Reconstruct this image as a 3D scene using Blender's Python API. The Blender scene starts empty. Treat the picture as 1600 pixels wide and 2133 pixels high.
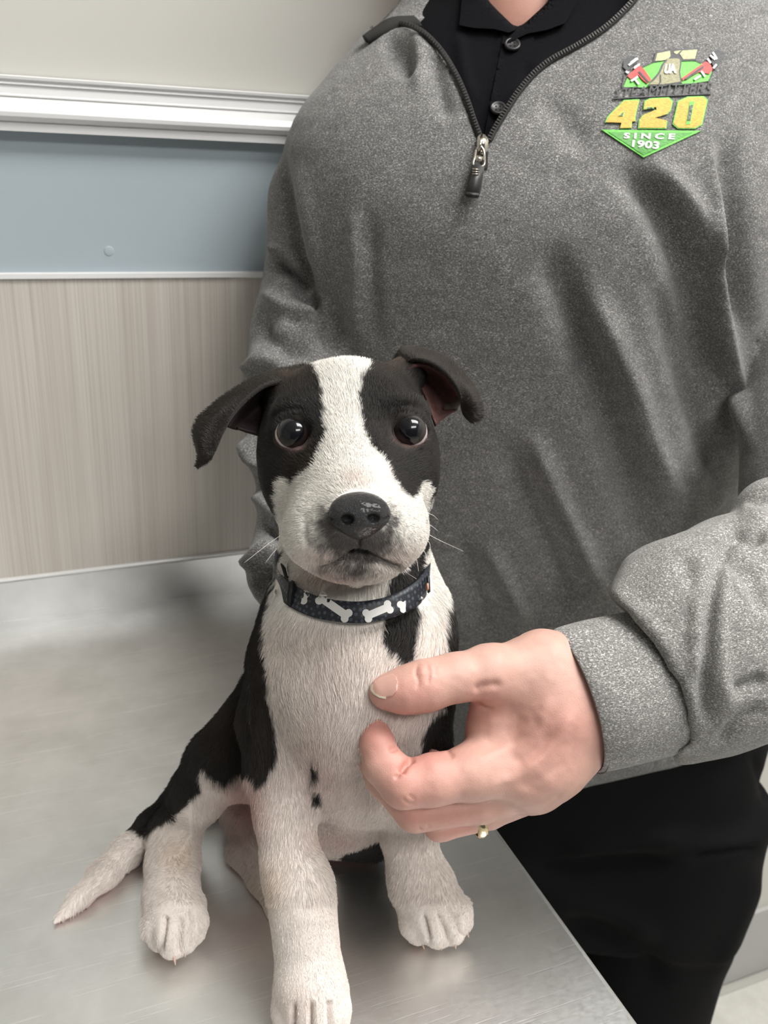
import bpy, math, random
import numpy as np
from mathutils import Vector, Matrix
from mathutils.bvhtree import BVHTree
rng = np.random.default_rng(7)
random.seed(7)
C = bpy.context.scene
COL = C.collection

# ------------------------------------------------------------------ camera
F = 1885.0                      # focal length in pixels of the 1600x2133 frame
CAMZ = 1.33                     # camera height above the floor, table top at 0.90
TOP = 0.90
def _cam(p, yaw, r):
    p, yaw, r = np.radians([p, yaw, r])
    f = np.array([np.sin(yaw)*np.cos(p), np.cos(yaw)*np.cos(p), -np.sin(p)])
    r0 = np.array([np.cos(yaw), -np.sin(yaw), 0.0]); u0 = np.cross(r0, f)
    return np.cos(r)*r0+np.sin(r)*u0, -np.sin(r)*r0+np.cos(r)*u0, f
RT, UP, FW = _cam(22.3, 23.3, 2.98)
ORG = np.array([0.0, 0.0, CAMZ])
HF = np.array([math.sin(math.radians(23.3)), math.cos(math.radians(23.3)), 0.0])   # horizontal forward
cam = bpy.data.cameras.new('camera'); camo = bpy.data.objects.new('camera', cam); COL.objects.link(camo)
cam.sensor_fit = 'VERTICAL'; cam.sensor_height = 36.0; cam.lens = F/2133*36.0
cam.clip_start = 0.02
camo.matrix_world = Matrix(((RT[0], UP[0], -FW[0], ORG[0]), (RT[1], UP[1], -FW[1], ORG[1]), (RT[2], UP[2], -FW[2], ORG[2]), (0, 0, 0, 1)))
cam.dof.use_dof = True; cam.dof.focus_distance = 0.445; cam.dof.aperture_fstop = 16
C.camera = camo

# ------------------------------------------------------------------ world, lights, exposure
w = bpy.data.worlds.new('world'); C.world = w; w.use_nodes = True
w.node_tree.nodes['Background'].inputs[0].default_value = (0.93, 0.96, 1.0, 1)
w.node_tree.nodes['Background'].inputs[1].default_value = 0.10
def area(name, loc, size, sy, energy, rot=(0, 0, 0), col=(1, 0.985, 0.965)):
    l = bpy.data.lights.new(name, 'AREA'); l.shape = 'RECTANGLE'; l.size = size; l.size_y = sy
    l.energy = energy; l.color = col
    o = bpy.data.objects.new(name, l); o.location = loc; o.rotation_euler = rot; COL.objects.link(o)
    return o
area('ceiling_lamp_light', (0.92, -0.02, 2.56), 1.2, 0.6, 30)
area('ceiling_lamp_light_rear', (0.5, -1.4, 2.56), 1.2, 0.6, 21)
C.view_settings.view_transform = 'Standard'; C.view_settings.look = 'None'
C.view_settings.gamma = 1.0; C.view_settings.use_curve_mapping = False
C.view_settings.exposure = 0.12
C.cycles.use_denoising = True
C.cycles.max_bounces = 8

# ------------------------------------------------------------------ pixel rays, noise and small maths
def ray(x, y):
    x = np.asarray(x, float); y = np.asarray(y, float)
    return FW + RT*((x-800)/F)[..., None] - UP*((y-1066.5)/F)[..., None]
def P(x, y, d):
    return ORG + ray(x, y)*np.asarray(d, float)[..., None]
def proj(v):
    q = v-ORG; d = q@FW
    return 800+F*(q@RT)/d, 1066.5-F*(q@UP)/d, d
def ontable(x, y, h=0.0):
    r = ray(x, y); d = (TOP+h-CAMZ)/r[2]
    return ORG+r*d
def seg_dist(px, py, poly, closed=False):
    """distance from points to a polyline, and the parameter 0..1 along it"""
    poly = np.asarray(poly, float)
    A = poly; B = np.roll(poly, -1, 0)
    if not closed: A, B = A[:-1], B[:-1]
    best = np.full(px.shape, 1e9); bt = np.zeros(px.shape); n = len(A)
    for i, (a, b) in enumerate(zip(A, B)):
        ab = b-a; L = max((ab*ab).sum(), 1e-9)
        t = np.clip(((px-a[0])*ab[0]+(py-a[1])*ab[1])/L, 0, 1)
        dd = np.hypot(px-a[0]-ab[0]*t, py-a[1]-ab[1]*t)
        m = dd < best
        best = np.where(m, dd, best); bt = np.where(m, (i+t)/n, bt)
    return best, bt
def inside(px, py, poly):
    c = np.zeros(px.shape, bool); n = len(poly); j = n-1
    for i in range(n):
        xi, yi = poly[i]; xj, yj = poly[j]
        if yi != yj:
            c ^= ((yi > py) != (yj > py)) & (px < (xj-xi)*(py-yi)/(yj-yi)+xi)
        j = i
    return c
def poly_sd(px, py, poly):
    d, _ = seg_dist(px, py, poly, True)
    return np.where(inside(px, py, poly), -d, d)
def smooth01(x): x = np.clip(x, 0, 1); return x*x*(3-2*x)
def spline(pts, n):
    """Catmull-Rom through rows of numbers"""
    p = np.asarray(pts, float); p = np.vstack([2*p[0]-p[1], p, 2*p[-1]-p[-2]])
    out = []; m = len(p)-3
    for t in np.linspace(0, m, n):
        i = min(int(t), m-1); u = t-i
        a, b, c, d = p[i:i+4]
        out.append(0.5*((2*b)+(c-a)*u+(2*a-5*b+4*c-d)*u*u+(3*b-a-3*c+d)*u**3))
    return np.array(out)
_tab = np.random.default_rng(3).random((32, 32, 32)).astype(np.float32)
def vnoise(p, s):
    q = np.asarray(p)*s; i = np.floor(q).astype(int); f = q-i; f = f*f*(3-2*f)
    r = 0
    for dx in (0, 1):
        for dy in (0, 1):
            for dz in (0, 1):
                wgt = (f[:, 0] if dx else 1-f[:, 0])*(f[:, 1] if dy else 1-f[:, 1])*(f[:, 2] if dz else 1-f[:, 2])
                r = r+wgt*_tab[(i[:, 0]+dx) % 32, (i[:, 1]+dy) % 32, (i[:, 2]+dz) % 32]
    return r*2-1

# ------------------------------------------------------------------ materials
def newmat(name):
    m = bpy.data.materials.new(name); m.use_nodes = True
    return m, m.node_tree.nodes, m.node_tree.links, m.node_tree.nodes['Principled BSDF']
def flat(name, col, rough=0.5, metal=0.0, spec=0.5, bump=0, bscale=200, coat=0, sheen=0, var=0.0):
    m, n, l, b = newmat(name)
    b.inputs['Base Color'].default_value = (*col, 1); b.inputs['Roughness'].default_value = rough
    b.inputs['Metallic'].default_value = metal; b.inputs['Specular IOR Level'].default_value = spec
    b.inputs['Coat Weight'].default_value = coat; b.inputs['Sheen Weight'].default_value = sheen
    tc = n.new('ShaderNodeTexCoord')
    nz = n.new('ShaderNodeTexNoise'); nz.inputs['Scale'].default_value = bscale; nz.inputs['Detail'].default_value = 4
    l.new(tc.outputs['Object'], nz.inputs['Vector'])
    if var:
        mx = n.new('ShaderNodeMix'); mx.data_type = 'RGBA'; mx.blend_type = 'MULTIPLY'; mx.inputs[0].default_value = 1
        rp = n.new('ShaderNodeMapRange'); rp.inputs['To Min'].default_value = 1-var; rp.inputs['To Max'].default_value = 1+var
        l.new(nz.outputs[0], rp.inputs[0]); mx.inputs[6].default_value = (*col, 1)
        l.new(rp.outputs[0], mx.inputs[7]); l.new(mx.outputs[2], b.inputs['Base Color'])
    if bump:
        bp = n.new('ShaderNodeBump'); bp.inputs['Strength'].default_value = bump; bp.inputs['Distance'].default_value = 0.001
        l.new(nz.outputs[0], bp.inputs['Height']); l.new(bp.outputs[0], b.inputs['Normal'])
    return m
def ramp(n, stops, interp='LINEAR'):
    r = n.new('ShaderNodeValToRGB'); r.color_ramp.interpolation = interp
    e = r.color_ramp.elements
    while len(e) < len(stops): e.new(0.5)
    for k, (p, c) in enumerate(stops):
        e[k].position = p; e[k].color = (*c, 1) if len(c) == 3 else c
    return r
def noise(n, l, vec, scale, detail=4, rough=0.5, mapping=None):
    nz = n.new('ShaderNodeTexNoise'); nz.inputs['Scale'].default_value = scale
    nz.inputs['Detail'].default_value = detail; nz.inputs['Roughness'].default_value = rough
    if mapping is not None:
        mp = n.new('ShaderNodeMapping'); mp.inputs['Scale'].default_value = mapping[0]
        if len(mapping) > 1: mp.inputs['Rotation'].default_value = mapping[1]
        l.new(vec, mp.inputs[0]); vec = mp.outputs[0]
    l.new(vec, nz.inputs['Vector']); return nz
def heather(name, dark, mid, light, sx=1.0):
    m, n, l, b = newmat(name)
    tc = n.new('ShaderNodeTexCoord'); o = tc.outputs['Object']
    n1 = noise(n, l, o, 1, 3, 0.65, ((900*sx, 900*sx, 2300*sx), (0, 0.1, 0.4)))
    n2 = noise(n, l, o, 1, 2, 0.5, ((90, 90, 160),))
    n3 = noise(n, l, o, 1, 2, 0.6, ((1900*sx, 1900*sx, 3000*sx), (0.3, 0, 0)))
    a = n.new('ShaderNodeMath'); a.operation = 'MULTIPLY_ADD'; a.inputs[1].default_value = 0.10; l.new(n2.outputs[0], a.inputs[0]); l.new(n1.outputs[0], a.inputs[2])
    a2 = n.new('ShaderNodeMath'); a2.operation = 'MULTIPLY_ADD'; a2.inputs[1].default_value = 0.45; l.new(n3.outputs[0], a2.inputs[0]); l.new(a.outputs[0], a2.inputs[2])
    r = ramp(n, [(0.56, dark), (0.73, mid), (0.82, mid), (0.95, light)]); l.new(a2.outputs[0], r.inputs[0])
    l.new(r.outputs[0], b.inputs['Base Color'])
    b.inputs['Roughness'].default_value = 0.9; b.inputs['Specular IOR Level'].default_value = 0.2
    b.inputs['Sheen Weight'].default_value = 0.15
    bp = n.new('ShaderNodeBump'); bp.inputs['Strength'].default_value = 0.35; bp.inputs['Distance'].default_value = 0.0006
    l.new(a2.outputs[0], bp.inputs['Height']); l.new(bp.outputs[0], b.inputs['Normal'])
    return m
def attrmat(name, attr='coat', rough=0.6, sss=0.0, noise_amt=0.0, nscale=300, bump=0.3, spec=0.4, sheen=0.0, bscale=None):
    m, n, l, b = newmat(name)
    at = n.new('ShaderNodeAttribute'); at.attribute_name = attr
    tc = n.new('ShaderNodeTexCoord')
    nz = noise(n, l, tc.outputs['Object'], nscale, 5, 0.6)
    rp = n.new('ShaderNodeMapRange'); rp.inputs['To Min'].default_value = 1-noise_amt; rp.inputs['To Max'].default_value = 1+noise_amt
    l.new(nz.outputs[0], rp.inputs[0])
    mx = n.new('ShaderNodeMix'); mx.data_type = 'RGBA'; mx.blend_type = 'MULTIPLY'; mx.inputs[0].default_value = 1
    l.new(at.outputs['Color'], mx.inputs[6]); l.new(rp.outputs[0], mx.inputs[7])
    l.new(mx.outputs[2], b.inputs['Base Color'])
    b.inputs['Roughness'].default_value = rough; b.inputs['Specular IOR Level'].default_value = spec
    b.inputs['Sheen Weight'].default_value = sheen
    if sss:
        b.inputs['Subsurface Weight'].default_value = sss
        b.inputs['Subsurface Radius'].default_value = (0.006, 0.002, 0.001); b.inputs['Subsurface Scale'].default_value = 1.0
    nb = noise(n, l, tc.outputs['Object'], bscale or nscale*2, 4, 0.6)
    bp = n.new('ShaderNodeBump'); bp.inputs['Strength'].default_value = bump; bp.inputs['Distance'].default_value = 0.0008
    l.new(nb.outputs[0], bp.inputs['Height']); l.new(bp.outputs[0], b.inputs['Normal'])
    return m

# ------------------------------------------------------------------ object helpers
def link(o, parent=None):
    COL.objects.link(o)
    if parent is not None: o.parent = parent
    return o
def rawmesh(name, V, Q, mat, parent=None, smooth=True, colors=None, attr='coat'):
    """V (n,3); Q (m,3|4) index array or list of arrays"""
    me = bpy.data.meshes.new(name)
    V = np.asarray(V, np.float32)
    Qs = Q if isinstance(Q, list) else [Q]
    if Qs and isinstance(Q, list) and not hasattr(Q[0], 'shape'):
        me.from_pydata([tuple(v) for v in V.tolist()], [], [list(map(int, q)) for q in Q])
    else:
        me.vertices.add(len(V)); me.vertices.foreach_set('co', V.ravel())
        idx = np.concatenate([q.ravel() for q in Qs]).astype(np.int32)
        cnt = np.concatenate([np.full(len(q), q.shape[1]) for q in Qs])
        me.loops.add(len(idx)); me.loops.foreach_set('vertex_index', idx)
        me.polygons.add(len(cnt)); st = np.concatenate([[0], np.cumsum(cnt)[:-1]]).astype(np.int32)
        me.polygons.foreach_set('loop_start', st)
        me.update(calc_edges=True)
    if colors is not None:
        a = me.color_attributes.new(attr, 'FLOAT_COLOR', 'POINT')
        c = np.ones((len(V), 4), np.float32); c[:, :3] = colors
        a.data.foreach_set('color', c.ravel())
    me.validate()
    if smooth: me.shade_smooth()
    if mat is not None: me.materials.append(mat)
    o = bpy.data.objects.new(name, me)
    return link(o, parent)
def thing(name, label, cat, loc=(0, 0, 0), group=None):
    o = bpy.data.objects.new(name, None); o.empty_display_size = 0.05
    o.location = [float(v) for v in loc]; o['label'] = label; o['category'] = cat
    if group: o['group'] = group
    return link(o)
def adopt(parent, *objs):
    """parent meshes given in world space to a thing whose origin stands elsewhere"""
    for o in objs:
        o.parent = parent
        o.matrix_parent_inverse = Matrix.Translation(-Vector(parent.location))
def box(name, lo, hi, mat, parent=None, bevel=0.0, seg=2):
    import bmesh
    bm = bmesh.new(); bmesh.ops.create_cube(bm, size=1)
    lo = np.array(lo); hi = np.array(hi)
    for v in bm.verts: v.co = Vector(lo+(np.array(v.co)+0.5)*(hi-lo))
    if bevel: bmesh.ops.bevel(bm, geom=bm.edges[:], offset=bevel, segments=seg, affect='EDGES', profile=0.5)
    me = bpy.data.meshes.new(name); bm.to_mesh(me); bm.free(); me.materials.append(mat)
    return link(bpy.data.objects.new(name, me), parent)
def tube(name, pts, rad, mat, parent=None, seg=10, caps=True, colors=None):
    pts = np.asarray(pts, float); n = len(pts); rad = np.broadcast_to(np.asarray(rad, float), (n,))
    T = np.gradient(pts, axis=0); T /= np.linalg.norm(T, axis=1)[:, None]+1e-12
    ref = np.array([0.3, 0.2, 0.9]); V = []
    u = np.cross(T[0], ref); u /= np.linalg.norm(u)
    for i in range(n):
        u = u-T[i]*(u@T[i]); u /= np.linalg.norm(u); v = np.cross(T[i], u)
        a = np.linspace(0, 2*np.pi, seg, endpoint=False)
        V.append(pts[i]+rad[i]*(np.cos(a)[:, None]*u+np.sin(a)[:, None]*v))
    V = np.concatenate(V); Q = []
    i, j = np.meshgrid(np.arange(n-1), np.arange(seg), indexing='ij'); j2 = (j+1) % seg
    Q = np.stack([i*seg+j, i*seg+j2, (i+1)*seg+j2, (i+1)*seg+j], -1).reshape(-1, 4)
    qs = [Q]
    if caps:
        c0 = len(V); V = np.vstack([V, pts[:1], pts[-1:]])
        k = np.arange(seg); k2 = (k+1) % seg
        qs.append(np.stack([k2, k, np.full(seg, c0)], -1)); b = (n-1)*seg
        qs.append(np.stack([b+k, b+k2, np.full(seg, c0+1)], -1))
    return rawmesh(name, V, qs, mat, parent)

# ------------------------------------------------------------------ implicit surfaces
class Field:
    def __init__(s, lo, hi, h):
        s.lo = np.array(lo, float); s.h = h
        s.n = np.ceil((np.array(hi)-s.lo)/h).astype(int)+1
        s.F = np.full(s.n, 0.05, np.float32)
        s.ax = [(s.lo[k]+np.arange(s.n[k])*h).astype(np.float32) for k in range(3)]
    def win(s, lo, hi):
        a = np.clip(np.floor((np.array(lo)-s.lo)/s.h).astype(int), 0, s.n); b = np.clip(np.ceil((np.array(hi)-s.lo)/s.h).astype(int)+1, 0, s.n)
        return tuple(slice(int(i), int(j)) for i, j in zip(a, b))
    def grid(s, w):
        return s.ax[0][w[0]][:, None, None], s.ax[1][w[1]][None, :, None], s.ax[2][w[2]][None, None, :]
    def blend(s, w, d, k, sub=False):
        f = s.F[w]
        if sub: d = -d
        if k <= 0:
            s.F[w] = np.maximum(f, d) if sub else np.minimum(f, d); return
        hh = np.maximum(k-np.abs(f-d), 0)/k
        s.F[w] = np.maximum(f, d)+hh*hh*k*0.25 if sub else np.minimum(f, d)-hh*hh*k*0.25
    def cone(s, a, ra, b, rb, k=0.01, sub=False):
        a = np.array(a); b = np.array(b); pad = max(ra, rb)+k+2*s.h
        w = s.win(np.minimum(a, b)-pad, np.maximum(a, b)+pad)
        if any(q.stop <= q.start for q in w): return
        X, Y, Z = s.grid(w); ab = (b-a).astype(np.float32); L = float((ab*ab).sum())+1e-12
        t = np.clip(((X-a[0])*ab[0]+(Y-a[1])*ab[1]+(Z-a[2])*ab[2])/L, 0, 1)
        d = np.sqrt((X-a[0]-ab[0]*t)**2+(Y-a[1]-ab[1]*t)**2+(Z-a[2]-ab[2]*t)**2)-(ra+(rb-ra)*t)
        s.blend(w, d.astype(np.float32), k, sub)
    def ell(s, c, r, k=0.01, axes=None, sub=False):
        c = np.array(c); r = np.array(r, float); A = np.array(axes) if axes is not None else np.array([RT, UP, FW])
        ext = np.sqrt(((A*r[:, None])**2).sum(0))+k+2*s.h
        w = s.win(c-ext, c+ext)
        if any(q.stop <= q.start for q in w): return
        X, Y, Z = s.grid(w); X = X-c[0]; Y = Y-c[1]; Z = Z-c[2]
        q = [(X*A[i, 0]+Y*A[i, 1]+Z*A[i, 2])/r[i] for i in range(3)]
        n1 = np.sqrt(q[0]**2+q[1]**2+q[2]**2)+1e-6
        n2 = np.sqrt((q[0]/r[0])**2+(q[1]/r[1])**2+(q[2]/r[2])**2)+1e-6
        s.blend(w, (n1*(n1-1)/n2).astype(np.float32), k, sub)
    # pixel style input: (px, py, depth, radius in px)
    def chain(s, pts, k=0.01, sub=False):
        for p, q in zip(pts[:-1], pts[1:]):
            s.cone(P(p[0], p[1], p[2]), p[3]*p[2]/F, P(q[0], q[1], q[2]), q[3]*q[2]/F, k, sub)
    def ball(s, px, py, d, rx, ry, rz, k=0.01, sub=False, rot=0.0):
        c, sn = math.cos(rot), math.sin(rot)
        s.ell(P(px, py, d), (rx*d/F, ry*d/F, rz), k, [RT*c+UP*sn, -RT*sn+UP*c, FW], sub)
    def mesh(s):
        f = s.F; S = f < 0
        n = f.shape
        cnt = np.zeros([q-1 for q in n], np.uint8)
        for dx in (0, 1):
            for dy in (0, 1):
                for dz in (0, 1):
                    cnt += S[dx:n[0]-1+dx, dy:n[1]-1+dy, dz:n[2]-1+dz]
        I, J, K = np.nonzero((cnt > 0) & (cnt < 8)); del cnt
        vid = np.full([q-1 for q in n], -1, np.int32); vid[I, J, K] = np.arange(len(I))
        acc = np.zeros((len(I), 3)); num = np.zeros(len(I))
        cor = [(a, b, c) for a in (0, 1) for b in (0, 1) for c in (0, 1)]
        for A in cor:
            for ax in range(3):
                if A[ax]: continue
                B = list(A); B[ax] = 1
                fa = f[I+A[0], J+A[1], K+A[2]].astype(float); fb = f[I+B[0], J+B[1], K+B[2]].astype(float)
                m = (fa < 0) != (fb < 0); t = np.where(m, fa/np.where(m, fa-fb, 1), 0)
                for q in range(3):
                    acc[:, q] += np.where(m, A[q]+(t if q == ax else 0), 0)
                num += m
        V = s.lo+(np.stack([I, J, K], 1)+acc/num[:, None])*s.h
        quads = []
        for ax in range(3):
            a = [slice(0, q) for q in n]; b = [slice(0, q) for q in n]
            a[ax] = slice(0, n[ax]-1); b[ax] = slice(1, n[ax])
            sa = S[tuple(a)]; sb = S[tuple(b)]
            i, j, k = np.nonzero(sa != sb); o = [i, j, k]
            u, v = [(1, 2), (2, 0), (0, 1)][ax]
            ok = (o[u] > 0) & (o[v] > 0) & (o[u] < n[u]-1) & (o[v] < n[v]-1)
            o = [q[ok] for q in o]; inn = sa[o[0], o[1], o[2]]
            def cell(du, dv):
                q = [x.copy() for x in o]; q[u] = q[u]-du; q[v] = q[v]-dv
                return vid[q[0], q[1], q[2]]
            Q = np.stack([cell(1, 1), cell(0, 1), cell(0, 0), cell(1, 0)], 1)
            Q[~inn] = Q[~inn][:, ::-1]
            quads.append(Q)
        return V, np.concatenate(quads)
def vnormals(V, Q):
    a, b, c, d = (V[Q[:, i]] for i in range(4))
    fn = np.cross(c-a, d-b); N = np.zeros_like(V)
    for i in range(4):
        for q in range(3): N[:, q] += np.bincount(Q[:, i], fn[:, q], len(V))
    return N/(np.linalg.norm(N, axis=1)[:, None]+1e-12)
def relax(V, Q, it=1, lam=0.5):
    for _ in range(it):
        A = np.zeros_like(V); n = np.bincount(Q.ravel(), minlength=len(V))*2.0
        for i in range(4):
            a = Q[:, i]
            for o_ in (Q[:, (i+1) % 4], Q[:, (i+3) % 4]):
                for q in range(3): A[:, q] += np.bincount(a, V[o_, q], len(V))
        V = V+lam*(A/np.maximum(n, 1)[:, None]-V)
    return V
def folds(V, Q, lines, front=0.0):
    """raise or sink creases; each line: (polyline px, amplitude m, width px[, end-fade])"""
    N = vnormals(V, Q); px, py, d = proj(V)
    vd = (V-ORG); vd /= np.linalg.norm(vd, axis=1)[:, None]
    facing = smooth01((-(N*vd).sum(1)-front+0.15)/0.3)
    off = np.zeros(len(V))
    for ln in lines:
        pl, amp, wd = ln[:3]; fade = ln[3] if len(ln) > 3 else 0.25
        P2 = np.asarray(pl, float); lo = P2.min(0)-wd*3; hi = P2.max(0)+wd*3
        m = (px > lo[0]) & (px < hi[0]) & (py > lo[1]) & (py < hi[1])
        if not m.any(): continue
        dd, t = seg_dist(px[m], py[m], spline(P2, max(8, len(P2)*5)) if len(P2) > 2 else P2)
        e = np.exp(-(dd/wd)**2)
        if fade > 0: e = e*smooth01(np.minimum(t, 1-t)/fade+0.05)
        off[m] += amp*e
    return V+N*(off*facing)[:, None]
def bvh_of(V, Q):
    return BVHTree.FromPolygons([tuple(v) for v in V.tolist()], Q.tolist())
def cast(bvh, px, py, off=0.0, miss=None):
    r = ray(px, py); ln = np.linalg.norm(r); r = r/ln
    h = bvh.ray_cast(Vector(ORG), Vector(r), 5.0)
    if h[0] is None: return miss
    p = np.array(h[0]); n = np.array(h[1])
    if n@r > 0: n = -n
    return p+n*off
def drape_poly(name, pts, bvh, mat, parent, off=0.0006, thick=0.0012, step=8.0, smooth=False, dflt=None, rim=True, colors=None):
    """a patch with real thickness lying on a surface; outline given as pixels of the photograph"""
    import bmesh
    pts = np.asarray(pts, float)
    if inside_area(pts) < 0: pts = pts[::-1]
    out = []
    for a, b in zip(pts, np.roll(pts, -1, 0)):
        k = max(1, int(np.hypot(*(b-a))/step)); out += [a+(b-a)*t/k for t in range(k)]
    out = np.array(out)
    bm = bmesh.new()
    vs = [bm.verts.new((p[0], p[1], 0)) for p in out]
    es = [bm.edges.new((vs[i], vs[(i+1) % len(vs)])) for i in range(len(vs))]
    bmesh.ops.triangle_fill(bm, use_beauty=True, edges=es)
    ext = max(np.ptp(out[:, 0]), np.ptp(out[:, 1]))
    nb = int(ext/step)
    if nb > 1:
        for ax in (0, 1):
            lo, hi = out[:, ax].min(), out[:, ax].max()
            for c in np.arange(lo+step, hi, step):
                g = bm.verts[:]+bm.edges[:]+bm.faces[:]
                no = (1, 0, 0) if ax == 0 else (0, 1, 0); co = (c, 0, 0) if ax == 0 else (0, c, 0)
                bmesh.ops.bisect_plane(bm, geom=g, plane_co=co, plane_no=no)
    bm.verts.index_update()
    XY = np.array([(v.co.x, v.co.y) for v in bm.verts])
    faces = [[v.index for v in f.verts] for f in bm.faces]
    bedge = [(e.verts[0].index, e.verts[1].index) for e in bm.edges if len(e.link_faces) == 1]
    bm.free()
    return sheet(name, XY, faces, bedge, bvh, mat, parent, off, thick, smooth, dflt)
def inside_area(p):
    q = np.roll(p, -1, 0); return 0.5*np.sum(p[:, 0]*q[:, 1]-q[:, 0]*p[:, 1])
def sheet(name, XY, faces, bedge, bvh, mat, parent, off, thick, smooth=False, dflt=None):
    last = None; Pt = []
    for x, y in XY:
        p = cast(bvh, x, y, 0.0)
        if p is None: p = P(x, y, dflt if dflt else (last if last else 0.6))
        else: last = float((p-ORG)@FW)
        Pt.append(p)
    Pt = np.array(Pt); vd = ORG-Pt; vd /= np.linalg.norm(vd, axis=1)[:, None]
    top = Pt+vd*(off+thick); bot = Pt+vd*(off-thick*0.5)
    n = len(Pt); V = np.vstack([top, bot]); Fs = []
    for f in faces:
        g = f
        a, b, c = top[g[0]], top[g[1]], top[g[2]]
        if np.cross(b-a, c-a)@vd[g[0]] < 0: g = g[::-1]
        Fs.append(g); Fs.append([i+n for i in g[::-1]])
    for a, b in bedge: Fs.append([a, b, b+n, a+n])
    o = rawmesh(name, V, Fs, mat, parent, smooth=smooth)
    return o
def text_sheet(name, body, quad, bvh, mat, parent, off=0.0008, thick=0.0012, bold=0.0, warp=None):
    """text mapped into a quad of four photograph pixels (bl, br, tr, tl)"""
    cu = bpy.data.curves.new('tmp', 'FONT'); cu.body = body; cu.offset = bold; cu.resolution_u = 3; cu.space_character = 1.0 if len(body) < 12 else 1.12
    o = bpy.data.objects.new('tmp', cu); COL.objects.link(o)
    dg = bpy.context.evaluated_depsgraph_get(); me = bpy.data.meshes.new_from_object(o.evaluated_get(dg))
    V = np.array([(v.co.x, v.co.y) for v in me.vertices]); faces = [list(p.vertices) for p in me.polygons]
    bpy.data.objects.remove(o); bpy.data.curves.remove(cu)
    cnt = {}
    for f in faces:
        for a, b in zip(f, f[1:]+f[:1]):
            k = (min(a, b), max(a, b)); cnt[k] = cnt.get(k, 0)+1
    bedge = [k for k, c in cnt.items() if c == 1]; bpy.data.meshes.remove(me)
    lo = V.min(0); hi = V.max(0); T = (V-lo)/(hi-lo)
    bl, br, tr, tl = [np.array(q, float) for q in quad]
    u = T[:, :1]; v = T[:, 1:]
    XY = (bl*(1-u)+br*u)*(1-v)+(tl*(1-u)+tr*u)*v
    return sheet(name, XY, faces, bedge, bvh, mat, parent, off, thick)
def ringloft(rings, n=40, m=48, sup=2.0):
    """rings: (top px,py,d, bottom px,py,d, front bulge m, back bulge m, bow px); closed cross-sections"""
    R = spline(rings, n); V = []
    a = np.linspace(0, 2*np.pi, m, endpoint=False)
    for r in R:
        t = P(r[0], r[1], r[2]); b = P(r[3], r[4], r[5]); mid = (t+b)/2; hv = (t-b)/2
        c, s = np.cos(a), np.sin(a)
        if sup != 2.0: c = np.sign(c)*np.abs(c)**(2/sup); s = np.sign(s)*np.abs(s)**(2/sup)
        ax = np.cross(hv/np.linalg.norm(hv), -FW); dirf = -FW
        bow = ax*0+RT*(r[8]*r[2]/F)
        pts = mid+hv*c[:, None]+dirf*(np.where(s > 0, s*r[6], s*r[7]))[:, None]+bow*((np.abs(s))[:, None])
        V.append(pts)
    V = np.concatenate(V)
    i, j = np.meshgrid(np.arange(n-1), np.arange(m), indexing='ij'); j2 = (j+1) % m
    Q = np.stack([i*m+j, i*m+j2, (i+1)*m+j2, (i+1)*m+j], -1).reshape(-1, 4)
    return V, Q

# ================================================================== SETTING
WY = 0.82
def wallpaint(name, col, bump=0.15):
    return flat(name, col, rough=0.45, spec=0.35, bump=bump, bscale=60)
m_cream = wallpaint('cream_paint', (0.56, 0.55, 0.51))
m_blue = wallpaint('blue_grey_paint', (0.37, 0.43, 0.47), 0.3)
m_white = flat('gloss_white_paint', (0.74, 0.74, 0.74), rough=0.22, spec=0.5)
m_cove = flat('grey_rubber_base', (0.42, 0.42, 0.41), rough=0.5)
def struct(o, label=None):
    o['kind'] = 'structure'
    if label: o['label'] = label
    return o
struct(box('wall_back', (-2.2, WY, 0), (1.9, WY+0.1, 2.62), m_cream), 'cream painted wall behind the exam table')
pp = box('painted_band', (-2.2, WY-0.0015, 1.20), (1.9, WY+0.001, 1.345), m_blue, bpy.data.objects['wall_back'])
struct(box('wall_right', (1.8, -2.2, 0), (1.9, WY, 2.62), m_cream)); struct(box('wall_left', (-2.3, -2.2, 0), (-2.2, WY, 2.62), m_cream))
struct(box('ceiling', (-2.3, -2.2, 2.62), (1.9, WY+0.1, 2.70), flat('ceiling_white', (0.8, 0.8, 0.78), 0.8)))
def tilemat():
    m, n, l, b = newmat('floor_tile'); tc = n.new('ShaderNodeTexCoord')
    a = noise(n, l, tc.outputs['Object'], 30, 6, 0.7)
    r = ramp(n, [(0.3, (0.50, 0.49, 0.45)), (0.7, (0.62, 0.61, 0.57))]); l.new(a.outputs[0], r.inputs[0])
    l.new(r.outputs[0], b.inputs['Base Color']); b.inputs['Roughness'].default_value = 0.35
    return m
fl = struct(box('floor', (-2.3, -2.2, -0.05), (1.9, WY+0.1, -0.004), flat('grout', (0.42, 0.41, 0.38), 0.9)), 'light beige tiled floor')
m_tile = tilemat(); tile0 = None
for i in range(12):
    for j in range(8):
        x0 = 0.62+(i-7)*0.305+0.0; y0 = WY-0.022-0.305*(j+1)
        if tile0 is None:
            tile0 = box('tile', (0.0015, 0.0015, 0), (0.3035, 0.3035, 0.006), m_tile, fl, 0.001, 1); t = tile0
        else:
            t = tile0.copy(); link(t, fl)
        t.location = (x0, y0, -0.006)
struct(box('baseboard_back', (-2.2, WY-0.008, 0), (1.8, WY, 0.155), m_cove, None, 0.002), 'grey cove base along the back wall')
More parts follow.
